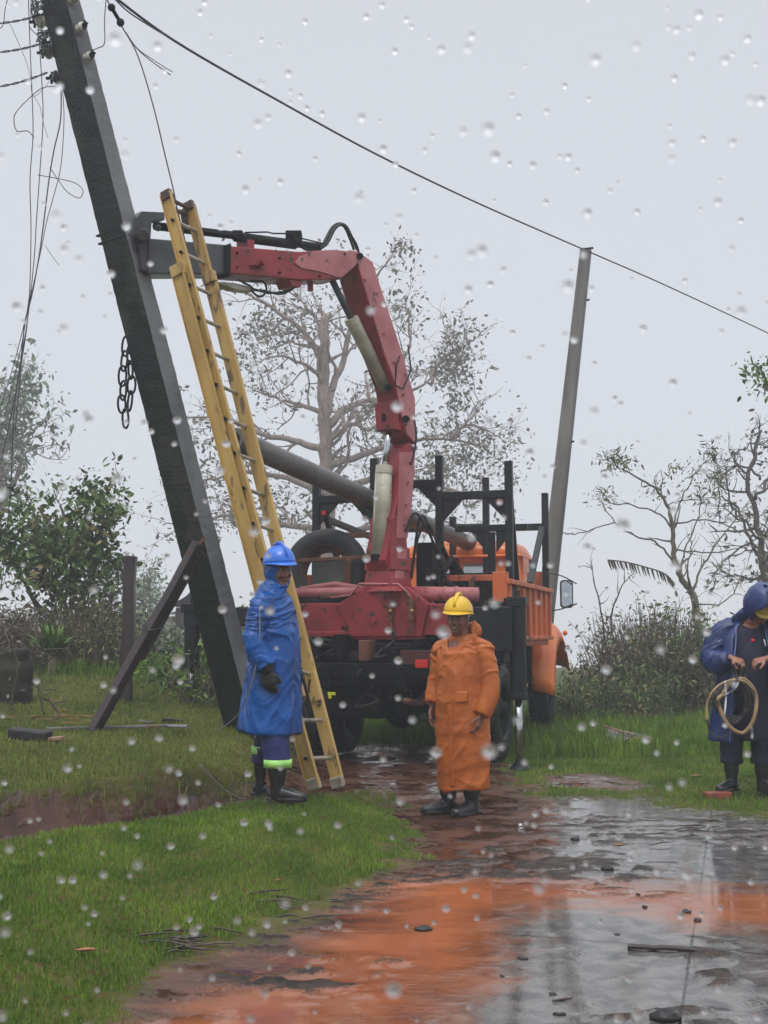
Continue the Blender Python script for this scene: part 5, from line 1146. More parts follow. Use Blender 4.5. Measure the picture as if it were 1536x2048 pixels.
class Tree:
    def __init__(s, seed): s.r = random.Random(seed); s.mb = MB(); s.tw = MB(); s.tips = []
    def limb(s, pts, r0, r1, depth=2, twig=.6, nsub=6, spread=1.0, jit=.06, up=.25):
        pts = smooth_path(pts, 5); n = len(pts); r = s.r
        for i in range(1, n-1): pts[i] = pts[i]+Vector((r.uniform(-1,1), r.uniform(-1,1), r.uniform(-1,1)))*jit
        rad = [r0+(r1-r0)*(i/(n-1))**.8 for i in range(n)]
        s.mb.tube(pts, rad, 8 if r0 > .06 else 5, cap=True)
        if depth > 0:
            for k in range(nsub):
                i = int(n*(.2+.8*(k+r.random())/nsub)); i = min(n-2, max(1, i)); t = (pts[i+1]-pts[i-1]).normalized()
                s.grow(pts[i], t, twig*(1.1-.4*i/n)*(.6+.8*r.random()), rad[i]*.55, depth-1, spread, up)
        s.tips.append(pts[-1])
    def grow(s, p, t, L, r0, depth, spread, up):
        r = s.r; d = (t*.6+Vector((r.gauss(0,1), r.gauss(0,1), r.gauss(0,1)))*.55*spread+Vector((0,0,up))).normalized()
        pts = [p]; n = 5; r0 = max(r0, .008)
        for i in range(n):
            d = (d+Vector((r.gauss(0,1), r.gauss(0,1), r.gauss(0,1)))*.22+Vector((0,0,up*.15))).normalized(); pts.append(pts[-1]+d*L/n)
        s.mb.tube(pts, [r0*(1-.75*i/n) for i in range(n+1)], 5 if r0 > .02 else 4, cap=False)
        if depth > 0:
            for k in range(3 if depth > 1 else 4):
                i = r.randint(1, n-1); s.grow(pts[i], d, L*(.45+.3*r.random()), r0*.55, depth-1, spread, up)
        s.tips += pts[3:]
    def done(s, name, label, cat, leaf, bark, per=4, size=.1, jit=.12, base=None, blobs=(), keep=1.0, group=None, droop=.3, asp=.42, tipfilter=None):
        base = base or s.mb.v[0]; t = root(name, label, cat, (base.x, base.y, base.z), 0, group)
        obj('trunk', s.mb, M[bark], t, smooth=True, W=True)
        pts = []
        for q in s.tips:
            if s.r.random() > keep: continue
            kf = tipfilter(q) if tipfilter else 1.0
            for _ in range(int(per*kf+s.r.random())): pts.append(q+Vector((s.r.gauss(0,jit), s.r.gauss(0,jit), s.r.gauss(0,jit))))
        for c, rr, n in blobs:      # n leaf clusters scattered unevenly in an ellipsoid
            for _ in range(n):
                cc = Vector((s.r.gauss(0,.5)*rr[0], s.r.gauss(0,.5)*rr[1], s.r.gauss(0,.5)*rr[2]))+c
                for _ in range(s.r.randint(5, 14)): pts.append(cc+Vector((s.r.gauss(0,jit*1.3), s.r.gauss(0,jit*1.3), s.r.gauss(0,jit))))
        o = leaves('crown', pts, size, M[leaf], t, droop, asp)
        Mi = MATS_ROOT[t].inverted().translation; o.data.transform(Matrix.Translation(Mi)); return t
def pp(l, Y, dy=0): return [P(u, v, Y+dy*i) for i, (u, v) in enumerate(l)]
def blob(u, v, Y, ru, rv, n): s = Y/FPX; return (P(u, v, Y), (ru*s, ru*s*.8, rv*s), n)
# big storm-stripped tree behind the truck
T = Tree(11); Y = 44.0; ZS = 44/26
T.limb(pp([(668,1330),(662,1200),(655,1080),(652,960),(650,860),(648,760),(650,690),(650,632)], Y), .24*ZS, .10*ZS, 1, .8*ZS, 14)
for pts, r0, dy in (
  ([(652,830),(668,770),(690,710),(706,640),(722,590),(762,540),(800,482)], .11, .2), ([(648,735),(612,670),(560,625),(500,590),(465,575)], .09, -.2),
  ([(650,690),(632,640),(600,600),(560,570)], .06, .3), ([(650,770),(620,735),(570,715),(510,722)], .07, -.4), ([(650,830),(610,812),(560,800),(500,775)], .08, .4),
  ([(655,905),(600,885),(530,868),(470,845),(410,835),(345,830)], .10, -.1), ([(658,880),(700,850),(735,860),(770,840)], .07, -.3), ([(660,850),(700,812),(770,795),(850,770),(905,715)], .10, .3),
  ([(660,930),(740,905),(820,880),(900,880),(980,895)], .10, .1), ([(660,980),(740,960),(830,965),(920,985),(1005,1010)], .10, -.3), ([(655,1000),(590,960),(500,945),(420,960),(340,985)], .10, .3),
  ([(658,1060),(580,1050),(480,1030),(400,1040),(325,1050)], .09, -.2), ([(660,1080),(760,1050),(860,1040),(960,1060)], .09, .3), ([(700,660),(690,600),(700,560)], .05, 0), ([(770,795),(800,740),(820,680),(812,600)], .06, .2),
  ([(655,900),(690,860),(712,820),(735,880),(760,930)], .05, .1), ([(650,960),(690,930),(700,860),(720,840)], .05, -.4), ([(860,770),(880,720),(930,690)], .05, .2), ([(900,880),(940,850),(990,870)], .05, .1)):
    T.limb(pp(pts, Y, dy*ZS), r0*ZS, .02, 2, 1.05*ZS, 9, 1.0, .06, .15)
def tf(q):
    return 1.0
T.done('storm_stripped_tree', 'large misty half-bare tree spreading behind the crane and truck', 'tree', 'leafgrey', 'bark', per=2.3, size=.21, jit=.17, keep=.58,
  blobs=[blob(905,740,Y,42,75,110), blob(930,900,Y,90,55,100), blob(860,960,Y,90,60,55), blob(520,680,Y,60,60,45), blob(570,650,Y,60,45,30), blob(430,900,Y,60,80,40), blob(480,1030,Y,110,70,60), blob(810,620,Y,25,70,16), blob(800,500,Y,16,28,12), blob(600,1000,Y,90,80,40), blob(760,1000,Y,100,80,45), blob(960,1000,Y,60,60,30)], droop=.2)
# far grey-green tree at the left edge
T = Tree(21); Y = 42.0
T.limb(pp([(-40,1300),(-20,1100),(0,960),(20,860)], Y), .3, .08, 2, 1.9, 8)
T.limb(pp([(-20,1050),(30,960),(55,880),(80,850)], Y), .12, .03, 2, 1.5, 7); T.limb(pp([(0,960),(20,860),(35,790),(48,750)], Y), .11, .03, 2, 1.4, 6)
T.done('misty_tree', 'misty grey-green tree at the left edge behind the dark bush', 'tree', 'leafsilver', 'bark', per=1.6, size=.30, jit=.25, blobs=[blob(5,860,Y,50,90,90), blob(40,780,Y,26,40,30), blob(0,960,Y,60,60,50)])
# dark green bush-tree left
T = Tree(31); Y = 16.5
for pts in ([(150,1330),(130,1240),(110,1150),(80,1060),(40,1000)], [(155,1330),(165,1240),(180,1150),(195,1060),(205,980)], [(150,1330),(90,1230),(40,1150),(0,1100)], [(155,1330),(150,1200),(140,1100),(120,1010)]):
    T.limb(pp(pts, Y, .12), .06, .015, 2, .7, 8)
T.done('leafy_tree', 'bushy green leafy tree at the left, left of the upright timber post', 'tree', 'leafgreen', 'barkdark', per=3.2, size=.115, jit=.10, asp=.5,
  blobs=[blob(120,1090,Y,85,60,120), blob(30,1060,Y,60,60,60), blob(195,1050,Y,38,60,50), blob(60,1150,Y,85,60,60), blob(180,1140,Y,50,50,40), blob(195,990,Y,18,26,14)])
T = Tree(33); Y = 17.5
T.limb(pp([(235,1330),(225,1250),(215,1190),(222,1130)], Y), .05, .015, 2, .7, 8); T.limb(pp([(200,1330),(195,1240),(240,1180)], Y), .04, .01, 2, .5, 6)
T.done('grey_shrub', 'pale twiggy grey shrub between the dark leafy tree and the upright post', 'shrub', 'leafsilver', 'bark', per=3, size=.09, blobs=[blob(215,1210,Y,40,60,60)])
T = Tree(35); Y = 36
T.limb(pp([(290,1330),(285,1230),(290,1150)], Y), .07, .02, 2, .8, 8)
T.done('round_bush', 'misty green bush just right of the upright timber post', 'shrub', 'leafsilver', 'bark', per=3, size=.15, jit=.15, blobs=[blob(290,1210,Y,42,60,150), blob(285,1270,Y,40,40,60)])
# vines hanging in the leafy tree foot + understory
def thicket(name, label, Y, us, vtop, n, hgt, leaf, stems='dry', cat='shrub', lsz=.07, seed=1, per=8, kind=None, depth=1.0):
    r = random.Random(seed); mb = MB(); pts = []
    for i in range(n):
        u = r.uniform(*us); y = Y+r.uniform(-depth, depth); x = (u-CU)/FPX*y; z = hz(x, y)
        k = np.interp(u, [a for a, _ in vtop], [b for _, b in vtop]); top = P(u, k, y).z-z
        h = max(.15, top*r.uniform(.45, 1.02)); p = Vector((x, y, z-.03)); d = Vector((r.gauss(0,.22), r.gauss(0,.22), 1)).normalized(); q = [p]
        for j in range(5): d = (d+Vector((r.gauss(0,.17), r.gauss(0,.17), .03))).normalized(); q.append(q[-1]+d*h/5)
        mb.tube(q, [.012*(1-.14*j) for j in range(6)], 4, cap=False)
        for j in range(per):
            s = q[r.randint(1,5)]; pts.append(s+Vector((r.gauss(0,.09), r.gauss(0,.09), r.gauss(0,.09))))
    base = mb.v[0]; t = root(name, label, cat, (P((us[0]+us[1])/2, 1300, Y).x, Y, hz(P((us[0]+us[1])/2, 1300, Y).x, Y)))
    obj('stems', mb, M[stems], t, W=True); o = leaves('foliage', pts, lsz, M[leaf], t, .2, .4); o.data.transform(Matrix.Translation(MATS_ROOT[t].inverted().translation)); return t
thicket('undergrowth', 'grey-brown undergrowth below the leafy tree at the left edge', 15.2, (-80,90), [(-80,1180),(90,1230)], 420, .9, 'leafgrey', seed=4, lsz=.075, per=9)
thicket('undergrowth', 'olive undergrowth between the spiky plant and the upright timber post', 15.8, (90,260), [(90,1220),(180,1170),(260,1240)], 480, .9, 'leafolive', seed=5, lsz=.075, per=9)
thicket('undergrowth', 'low green weeds at the foot of the leaning pole, left side', 14.6, (300,440), [(300,1330),(380,1300),(440,1270)], 170, .5, 'leafbright', seed=6, lsz=.085, per=9, stems='barkgreen')
thicket('undergrowth', 'low green weeds between the blue raincoat and the leaning pole', 15.6, (430,520), [(430,1240),(520,1200)], 110, .5, 'leafbright', seed=7, lsz=.09, per=9, stems='barkgreen')
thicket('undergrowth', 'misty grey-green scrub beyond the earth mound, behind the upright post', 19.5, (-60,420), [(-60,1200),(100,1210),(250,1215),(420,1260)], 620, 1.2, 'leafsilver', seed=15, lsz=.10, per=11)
thicket('undergrowth', 'low bright weeds in front of the collapsed shack', 13.6, (330,470), [(330,1320),(400,1290),(470,1270)], 110, .5, 'leafbright', seed=16, lsz=.09, per=10, stems='barkgreen')
# hedge on the right
thicket('hedge', 'tangled brown hedge of dead stems on the right, behind the rope man', 19.5, (1175,1460), [(1175,1330),(1205,1230),(1260,1200),(1330,1190),(1390,1230),(1460,1250)], 950, 1.3, 'leafgrey', seed=8, lsz=.075, per=14, depth=1.2)
thicket('leafy_shrub', 'green leafy shrub growing up out of the brown hedge', 18.6, (1265,1375), [(1265,1250),(1300,1175),(1345,1170),(1375,1230)], 150, 1.5, 'leafgreen', 'barkgreen', seed=9, lsz=.10, per=16, depth=.5)
thicket('low_bush', 'low dark green bush between the front wheel and the hedge', 18.0, (1110,1330), [(1110,1345),(1160,1330),(1330,1330)], 420, .6, 'leafgreen', 'barkgreen', seed=10, lsz=.08, per=12, depth=1.0)
thicket('leafy_shrub', 'dark shrub behind the back of the stooping man at the right edge', 18.5, (1400,1640), [(1400,1290),(1440,1250),(1640,1230)], 380, 1.0, 'leafolive', 'barkgreen', seed=13, lsz=.09, per=12, depth=1.0)
# bare spreading tree on the right
T = Tree(41); Y = 20.5
T.limb(pp([(1400,1330),(1395,1250),(1385,1190),(1365,1160),(1350,1120),(1345,1060),(1338,1020),(1318,985),(1285,960),(1245,940)], Y), .085, .012, 1, .45, 7, jit=.015)
for pts, r0 in (([(1385,1190),(1360,1150),(1345,1100),(1350,1040),(1370,985),(1400,935),(1430,910)], .05), ([(1345,1060),(1320,1030),(1270,1012),(1220,1005),(1205,990)], .035),
    ([(1350,1130),(1320,1090),(1270,1070),(1230,1045),(1205,1005)], .04), ([(1230,1045),(1190,1058),(1150,1068),(1118,1066)], .02), ([(1385,1190),(1400,1140),(1440,1080),(1500,1000)], .045),
    ([(1360,1150),(1370,1100),(1395,1040),(1400,1000),(1385,985)], .03), ([(1345,1050),(1400,1040),(1460,1045),(1530,1030)], .03), ([(1350,1100),(1420,1105),(1490,1095)], .03), ([(1395,1210),(1440,1208),(1470,1180),(1480,1150)], .025),
    ([(1330,1010),(1370,1000),(1410,998)], .02), ([(1365,1160),(1380,1110),(1384,1080)], .025)):
    T.limb(pp(pts, Y, .1), r0*.6, .008, 1, .38, 4, .8, .02, .2)
T.done('bare_tree', 'slender bare-limbed tree with leaf tufts standing in the hedge right of the far post', 'tree', 'leafolive', 'barkgreen', per=.4, size=.10, jit=.08, keep=.25, asp=.26,
  blobs=[blob(1235,922,Y,30,18,30), blob(1200,992,Y,24,14,14), blob(1420,905,Y,20,14,14), blob(1355,940,Y,18,12,9), blob(1430,960,Y,30,14,14), blob(1300,985,Y,20,16,6), blob(1370,975,Y,50,30,12)])
# broken banana-like frond arching over the hedge
t = root('drooping_frond', 'tattered palm frond arching left over the hedge', 'palm frond', P(1345,1160,19.8))
fp = smooth_path(pp([(1350,1170),(1330,1148),(1290,1134),(1250,1124),(1215,1120)], 19.8), 6); mb = MB().tube(fp, .012, 5)
for i, p in enumerate(fp[3:]):
    for k in range(2):
        q = p+Vector((random.uniform(-.03,.03), random.uniform(-.03,.03), 0)); mb.tube([q, q+Vector((.02,0,-.08)), q+Vector((.05,.0,-.14-.06*random.random()))], [.012,.010,.003], 4)
obj('frond', mb, M['dry'], t, W=True)
# tangled dense tree, far right edge
T = Tree(51); Y = 24
T.limb(pp([(1560,1330),(1540,1200),(1520,1080),(1500,960),(1520,860)], Y), .12, .03, 2, .9, 10)
for pts, r0 in (([(1530,1150),(1490,1060),(1460,1000),(1450,930)], .05), ([(1520,1080),(1470,1020),(1440,990),(1425,985)], .03), ([(1520,960),(1480,930),(1440,960),(1440,1050)], .03), ([(1550,1120),(1500,1090),(1440,1130),(1425,1180)], .03), ([(1510,1000),(1550,940),(1580,900)], .05),
    ([(1500,960),(1470,915),(1500,890),(1560,880)], .025), ([(1540,1190),(1520,1160),(1470,1150),(1450,1150)], .03)):
    T.limb(pp(pts, Y, .08), r0, .012, 2, .6, 7, 1.1, .06, 0)
T.done('tangled_tree', 'dense tangle of looping branches and vines at the right edge above the stooping man', 'tree', 'leafgrey', 'barkdark', per=.7, size=.12, jit=.12, keep=.4,
  blobs=[blob(1535,1070,Y,34,70,45), blob(1525,880,Y,22,28,8), blob(1520,1150,Y,26,26,10)])
T = Tree(53); Y = 17
T.limb(pp([(1650,900),(1580,830),(1545,800),(1530,780)], Y), .03, .012, 1, .4, 4); T.limb(pp([(1620,860),(1560,790),(1525,745),(1512,725)], Y), .02, .008, 0, .3, 4)
T.limb(pp([(1700,1340),(1690,1100),(1650,900)], Y), .1, .03, 0)
T.done('reaching_tree', 'green leafy sprig of a tree reaching in at the right edge, high above the hedge', 'tree', 'leafbright', 'barkgreen', per=1, size=.11, blobs=[blob(1522,745,Y,14,22,14), blob(1535,770,Y,10,12,6)])
# thin bare saplings between the post and the hedge
g_ = 'thin bare saplings right of the far concrete post'
for k, (l, Yk, sd_, lb) in enumerate((([(1215,1330),(1205,1240),(1190,1170),(1182,1130)], 19, 1, 'thin bare sapling with seed heads nearest the far post'), ([(1235,1320),(1222,1240),(1240,1180),(1262,1150)], 19.2, 2, 'forked bare sapling beside the left end of the hedge'), ([(1180,1420),(1160,1400),(1210,1330),(1260,1250)], 18.6, 3, 'fallen bare stem slanting up towards the hedge'))):
    T = Tree(60+sd_); T.limb(pp(l, Yk), .022, .006, 1, .45, 7, 1, .01, .3); T.done('bare_sapling', lb, 'sapling', 'leafgrey', 'barkdark', per=.6, size=.07, jit=.03, keep=.3, group=g_, blobs=[blob(l[-1][0], l[-1][1], Yk, 6, 6, 1)])
# mossy stump and brushwood at the left edge
t = root('tree_stump', 'thick dark mossy stump at the left edge', 'stump', (P(30,1420,12.0).x, 12.0, .6)); c = P(28,1420,12.0); mb = MB()
mb.tube([Vector((c.x,12.0,hz(c.x,12)-.1)), Vector((c.x,12.0,P(28,1400,12).z)), Vector((c.x-.01,12.0,P(28,1340,12).z)), P(26,1302,12)], [.21,.19,.185,.16], 16)
o = remeshed('trunk', mb, mat('mossy_bark', (.012,.010,.008), .8, c2=(.022,.024,.009), s2=3, bump=.8, bs=15), None, .02, lambda p: .03*noise.noise(p*7)); o.data.transform(MATS_ROOT[t].inverted()); o.parent = t
T = Tree(71)
for l in ([(-20,1230),(20,1270),(35,1340),(25,1400),(40,1440)], [(90,1430),(75,1370),(90,1310),(70,1260)], [(70,1370),(100,1400),(125,1440)], [(-10,1300),(30,1240),(60,1210)]): T.limb(pp(l, 11.2), .012, .004, 1, .4, 4, 1, .01, 0)
T.done('fallen_branches', 'bare fallen branches caught around the mossy stump', 'branch', 'leafgrey', 'barkdark', per=.4, size=.05, keep=.2, blobs=[blob(60,1400,11.2,20,20,2)])
# spiky yucca-like plant
t = root('spiky_plant', 'bright green spiky plant with arching strap leaves below the leafy tree', 'plant', P(105,1330,14.0)); c = P(105,1300,14.0); r = random.Random(5)
vs = []; fs = []
for k in range(85):
    a = r.uniform(0, 6.283); el = r.uniform(.15, 1.35); L = r.uniform(.28,.52); d = Vector((math.cos(a)*math.cos(el), math.sin(a)*math.cos(el), math.sin(el))); sdv = Vector((-math.sin(a), math.cos(a), 0))
    n = len(vs); p = c+Vector((r.gauss(0,.03), r.gauss(0,.03), r.gauss(0,.04)))
    for j in range(6):
        w_ = [.016,.022,.022,.018,.012,.001][j]; q = p+d*L*j/5+Vector((0,0,-.22*L*(j/5)**2.5)); vs += [q-sdv*w_, q+sdv*w_]
    fs += [(n+2*j, n+2*j+1, n+2*j+3, n+2*j+2) for j in range(5)]
o = obj('leaves', MB().add(vs, fs), M['leafbright'], t, W=True); obj('stem', MB().tube([c+Vector((0,0,-.35)), c+Vector((0,0,.02))], .05, 8), M['bark'], t, W=True)

# ------------------------------------------------------------ collapsed shack and junk on the bank
t = root('collapsed_shack', 'low collapsed dark shack behind the leaning pole', 'shack', (P(420,1300,23).x, 23, .7))
s_ = lambda u, v, Y=23: P(u, v, Y)
mb = MB(); mb.prism([s_(352,1215),(s_(470,1215)),s_(486,1212),s_(490,1226),s_(350,1228)], (0,2.5,.0)); mb.prism([s_(340,1212),s_(372,1192),s_(392,1172),s_(398,1196),s_(416,1212)], (0,2.0,0)); obj('roof', mb, M['roofdark'], t, W=True)
mb = MB(); mb.prism([s_(350,1228),s_(480,1228),s_(480,1300),s_(350,1300)], (0,1.8,0)); obj('wall', mb, mat('shack_dark', (.05,.042,.045), .8, c2=(.09,.08,.075), s2=1.2), t, W=True)
mb = MB(); mb.prism([s_(318,1236,22.6),s_(346,1232,22.6),s_(340,1278,22.6),s_(322,1278,22.6)], (0,.3,0)); obj('wall_panel', mb, M['debriswall'], t, W=True)
mb = MB(); mb.prism([s_(346,1250,22.5),s_(366,1262,22.5),s_(366,1285,22.5),s_(344,1285,22.5)], (0,.2,0)); obj('wall_panel', mb, M['debriswall'], t, W=True)
obj('door_post', MB().beam(s_(378,1236,22.4), s_(376,1272,22.4), .08, .08), M['plank'], t, W=True)
def slabm(name, label, cat, pix, Y, th, m, tilt=0):
    mb = MB().prism([P(u, v, Y) for u, v in pix], (0, th, 0)); return tag(obj(name, mb, M[m]), label, cat)
t = root('earth_mound', 'low mound of bare reddish earth beyond the grass left of the slanting brace', 'earth mound', (P(205,1320,18).x, 18, .85))
mb = MB(); mb.ell(P(215,1345,18.2), (.75,.6,.50), u=20); mb.ell(P(165,1345,18.6), (.5,.5,.35)); o = remeshed('mound', mb, M['earth'], None, .05, lambda p: .12*noise.noise(p*2.5)); o.data.transform(MATS_ROOT[t].inverted()); o.parent = t
t = root('earth_mound', 'small heap of orange earth just right of the slanting brace', 'earth mound', (P(305,1330,17).x, 17, .8)); mb = MB(); mb.ell(P(305,1338,17), (.28,.25,.16)); o = remeshed('mound', mb, M['earth'], None, .04, lambda p: .08*noise.noise(p*4)); o.data.transform(MATS_ROOT[t].inverted()); o.parent = t
def rubble(name, label, cat, u, v, items, m):
    g = gray_pt(u, v); t = root(name, label, cat, g)
    for nm, off, size, rot, mm in items:
        e = Matrix.Rotation(rot[2], 3, 'Z') @ Matrix.Rotation(rot[0], 3, 'X') @ Matrix.Rotation(rot[1], 3, 'Y')
        obj(nm, MB().box(g+Vector(off), size, e), M[mm], t, W=True, bevel=min(size)*.2)
    return t
rubble('black_beam_offcut', 'thick black beam offcut lying at the edge of the bank, far left', 'beam offcut', 60, 1482, [('beam', (0,0,.045), (.34,.14,.10), (0,R(5),R(-6)), 'darkjunk'), ('broken_end', (.21,-.02,.02), (.14,.09,.03), (0,R(-4),R(-6)), 'plank')], None)
rubble('metal_strip', 'long thin grey metal strip lying in the grass at the foot of the brace', 'metal strip', 215, 1462, [('strip', (0,0,.03), (1.05,.035,.02), (0,R(-1),R(7)), 'sheet'), ('bent_end', (.60,.05,.035), (.22,.06,.015), (R(15),0,R(-16)), 'sheet')], None)
rubble('scrap_wood', 'dark scrap of wood and pale chips in the grass right of the brace', 'scrap wood', 345, 1448, [('dark_piece', (0,.0,.03), (.20,.07,.04), (0,R(8),R(12)), 'darkjunk'), ('pale_chip', (-.22,-.08,.02), (.12,.06,.02), (0,0,R(30)), 'sheet'), ('pale_chip', (-.30,.04,.02), (.10,.05,.02), (0,R(10),R(-20)), 'sheet')], None)
rubble('scrap_sheet', 'crumpled grey and brown sheet with planks lying in the grass right of the truck', 'scrap sheet', 1240, 1492, [('sheet', (.12,.05,.10), (.55,.40,.015), (R(12),R(10),R(-20)), 'sheet'), ('sheet_fold', (-.12,-.02,.06), (.4,.3,.012), (R(5),R(-14),R(14)), 'sheet'), ('plank', (-.05,-.12,.05), (.62,.07,.03), (0,R(-9),R(18)), 'plank'), ('plank', (.28,-.10,.03), (.34,.08,.035), (0,R(6),R(-24)), 'darkjunk'), ('batten', (.02,.10,.17), (.40,.04,.025), (0,R(14),R(-30)), 'plank')], None)
t = root('dark_clod', 'dark clod of earth and roots in the grass beside the front wheel', 'clod', gray_pt(1130,1482)); g = gray_pt(1130,1480); mb = MB(); mb.ell(g+Vector((0,0,.04)), (.13,.11,.09)); o = remeshed('clod', mb, M['darkjunk'], None, .012, lambda p: .05*noise.noise(p*14)); o.data.transform(MATS_ROOT[t].inverted()); o.parent = t
# timber lying in the puddle
g0, g1_ = G(1255,1893,.012), G(1394,1900,.012); mb = MB(); pts = [g0.lerp(g1_, i/8)+Vector((0, random.uniform(-.004,.004), random.uniform(-.002,.003))) for i in range(9)]
mb.tube(pts, [(.012,.026)]*9, 6, ref=(0,0,1)); tag(obj('wet_stick', mb, M['wood']), 'dark flat piece of timber lying in the puddle at the bottom right', 'timber')
g0, g1_ = G(1105,2002,.006), G(1145,1996,.006); tag(obj('wet_stick', MB().tube([g0, g0.lerp(g1_,.5), g1_], [.004,.006,.003], 6), M['wood']), 'short thin wet stick on the concrete near the bottom edge', 'twig')
# pebbles and mud bits
for k, (u, v, s) in enumerate(((1047,1918,.016),(1005,1953,.012),(848,1860,.03),(1150,1680,.03),(1214,1740,.04),(1258,1760,.03),(1320,1745,.02),(1290,1815,.016),(1275,1790,.014),(1372,1825,.022),(1235,1870,.012),(1105,1990,.014),(1180,1720,.02),(1090,1700,.02),(960,1640,.02),(1118,2030,.018),(1330,2040,.05),(1395,1842,.018))):
    g = G(u, v, 0); rr = random.Random(k); mb = MB().ell(g+Vector((0,0,s*.2)), (s*rr.uniform(.8,1.4), s*rr.uniform(.7,1.1), s*.45), u=12, v=8)
    mb.v = [p+(p-g)*.5*noise.noise(p*60+Vector((k,0,0))) for p in mb.v]; lb = {0:'round dark pebble on the wet concrete nearest the bottom centre', 2:'grey flat stone sticking out of the orange mud', 16:'largest dark mud clod, at the bottom edge of the puddled concrete'}
    tag(obj('mud_clod', mb, M['darkjunk'], smooth=True), lb.get(k, 'small dark mud clod on the wet ground'), 'mud clod', 'mud clods and pebbles on the wet road')
# twigs and dead leaves
def twigs(u0, v0, n, spread, label, seed, m='dryleaf', z=None):
    r = random.Random(seed); mb = MB(); 
    for k in range(n):
        g = gray_pt(u0+r.gauss(0, spread), v0+r.gauss(0, spread*.25)); a = r.uniform(-.5,.5); L = r.uniform(.05,.16); d = Vector((math.cos(a), math.sin(a), r.uniform(-.02,.06)))
        p = g+Vector((0,0,.015)); mb.tube([p-d*L, p+Vector((0,0,.008)), p+d*L*.8+Vector((0,r.uniform(-.02,.02),0))], [.003,.005,.002], 5)
    return tag(obj('twig_litter', mb, M[m]), label, 'twigs', kind='stuff')
twigs(370,1895,16,40,'dead brown twigs in the thin grass at the road edge', 3, 'wood'); twigs(380,1905,8,40,'pale dead grass stalks at the road edge', 4, 'dry'); twigs(600,1810,10,60,'scattered dark twigs along the edge of the orange mud', 5, 'wood'); twigs(1400,1670,10,50,'debris twigs by the puddle on the right', 6, 'wood'); twigs(530,1600,8,20,'twigs at the boots of the man in blue', 8, 'wood')
twigs(150,1440,14,60,'brown twigs and sticks lying on the bank behind the black offcut', 9, 'dryleaf')
def dead_leaf(u, v, s, label, a=0, m='dryleaf'):
    g = gray_pt(u, v); vs = []; fs = []; 
    for i in range(7):
        x = -1+2*i/6; w_ = .32*(1-abs(x)**1.8)+.02
        for j, y in enumerate((-1, 0, 1)): vs.append(g+Vector(((x*math.cos(a)-y*w_*math.sin(a))*s, (x*math.sin(a)+y*w_*math.cos(a))*s, .02+abs(y)*w_*s*.7+.15*s*x*x)))
    for i in range(6): fs += [(i*3, i*3+1, i*3+4, i*3+3), (i*3+1, i*3+2, i*3+5, i*3+4)]
    o = obj('dead_leaf', MB().add(vs, fs), M[m], smooth=True); q = o.modifiers.new('s','SOLIDIFY'); q.thickness = .002; tag(o, label, 'leaf')
dead_leaf(172,1915,.045,'curled brown dead leaf in the grass at the lower left', .2); dead_leaf(1393,1558,.07,'pale curled dead leaf in the grass left of the stooping man', .4, 'plank'); dead_leaf(1010,1500,.08,'pinkish scrap in the grass by the outrigger foot', .1, 'plank'); dead_leaf(555,1772,.02,'tiny brown leaf on the verge', .7)
dead_leaf(70,1440,.07,'reddish dead leaf on the bank at the left edge', .9); dead_leaf(1240,1700,.05,'orange-brown leaf in the puddle', .3)
# reed stalks in the ditch
# rope of old wire lying in the ditch
wire([(400,1530,7.5),(450,1580,7.7),(485,1598,8.0)], 'thin pale wire lying down the ditch bank left of the man in blue', .004, m='wirelight')

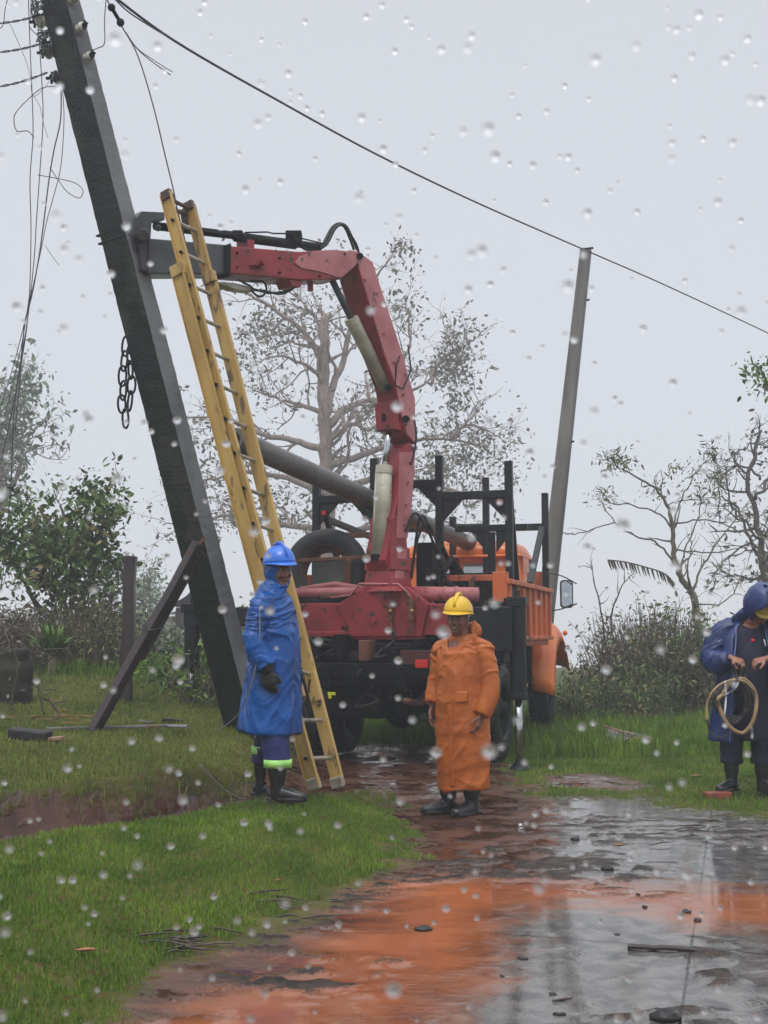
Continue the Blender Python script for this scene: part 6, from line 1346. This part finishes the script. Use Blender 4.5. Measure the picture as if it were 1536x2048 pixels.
# ------------------------------------------------------------ drops hung near the camera in place of windscreen drops (stuff) and the wet haze
bm_v = []; bm_f = []
def ico():
    t = (1+5**.5)/2; v = [(-1,t,0),(1,t,0),(-1,-t,0),(1,-t,0),(0,-1,t),(0,1,t),(0,-1,-t),(0,1,-t),(t,0,-1),(t,0,1),(-t,0,-1),(-t,0,1)]
    f = [(0,11,5),(0,5,1),(0,1,7),(0,7,10),(0,10,11),(1,5,9),(5,11,4),(11,10,2),(10,7,6),(7,1,8),(3,9,4),(3,4,2),(3,2,6),(3,6,8),(3,8,9),(4,9,5),(2,4,11),(6,2,10),(8,6,7),(9,8,1)]
    v = [Vector(p).normalized() for p in v]
    for _ in range(2):
        c = {}; nf = []
        def mid(a, b):
            k = (min(a,b), max(a,b))
            if k not in c: v.append(((v[a]+v[b])/2).normalized()); c[k] = len(v)-1
            return c[k]
        for a, b, d in f:
            x, y, z = mid(a,b), mid(b,d), mid(d,a); nf += [(a,x,z),(b,y,x),(d,z,y),(x,y,z)]
        f = nf
    return np.array([tuple(p) for p in v]), np.array(f)
iv, jf = ico(); nd = 2700
dp = np.stack([rng.uniform(-.8,.8,nd), rng.uniform(.36,.95,nd), (.95+1.0*rng.random(nd)**1.25)], 1); dr = .0013+.0012*rng.random(nd)**1.5
V_ = (iv[None]*dr[:,None,None]*np.array([1.05,1.05,.95])+dp[:,None]).reshape(-1,3); F_ = (jf[None]+(np.arange(nd)*len(iv))[:,None,None]).reshape(-1,3)
wm = bpy.data.materials.new('rain_water'); wm.use_nodes = True; b_ = wm.node_tree.nodes['Principled BSDF']; b_.inputs['Transmission Weight'].default_value = 1; b_.inputs['Roughness'].default_value = .35; b_.inputs['IOR'].default_value = 1.33; b_.inputs['Base Color'].default_value = (1,1,1,1)
ro_ = bulk('rain', V_, F_, wm); ro_.data.polygons.foreach_set('use_smooth', [True]*len(F_)); tag(ro_, 'rain drops hung close to the camera, standing in for drops on a windscreen', 'rain', kind='stuff')
hm = bpy.data.materials.new('haze'); hm.use_nodes = True; hn = hm.node_tree; hn.nodes.clear(); ho = hn.nodes.new('ShaderNodeOutputMaterial'); pv = hn.nodes.new('ShaderNodeVolumePrincipled')
pv.inputs['Color'].default_value = (.93,.95,.98,1); pv.inputs['Density'].default_value = .0048; pv.inputs['Anisotropy'].default_value = .1; hn.links.new(pv.outputs[0], ho.inputs['Volume'])
mb = MB().box((0,40,-1.0), (200,160,28)); hb = obj('haze', mb, hm); hb['kind'] = 'stuff'; hb['label'] = 'thin grey rain haze filling the air'
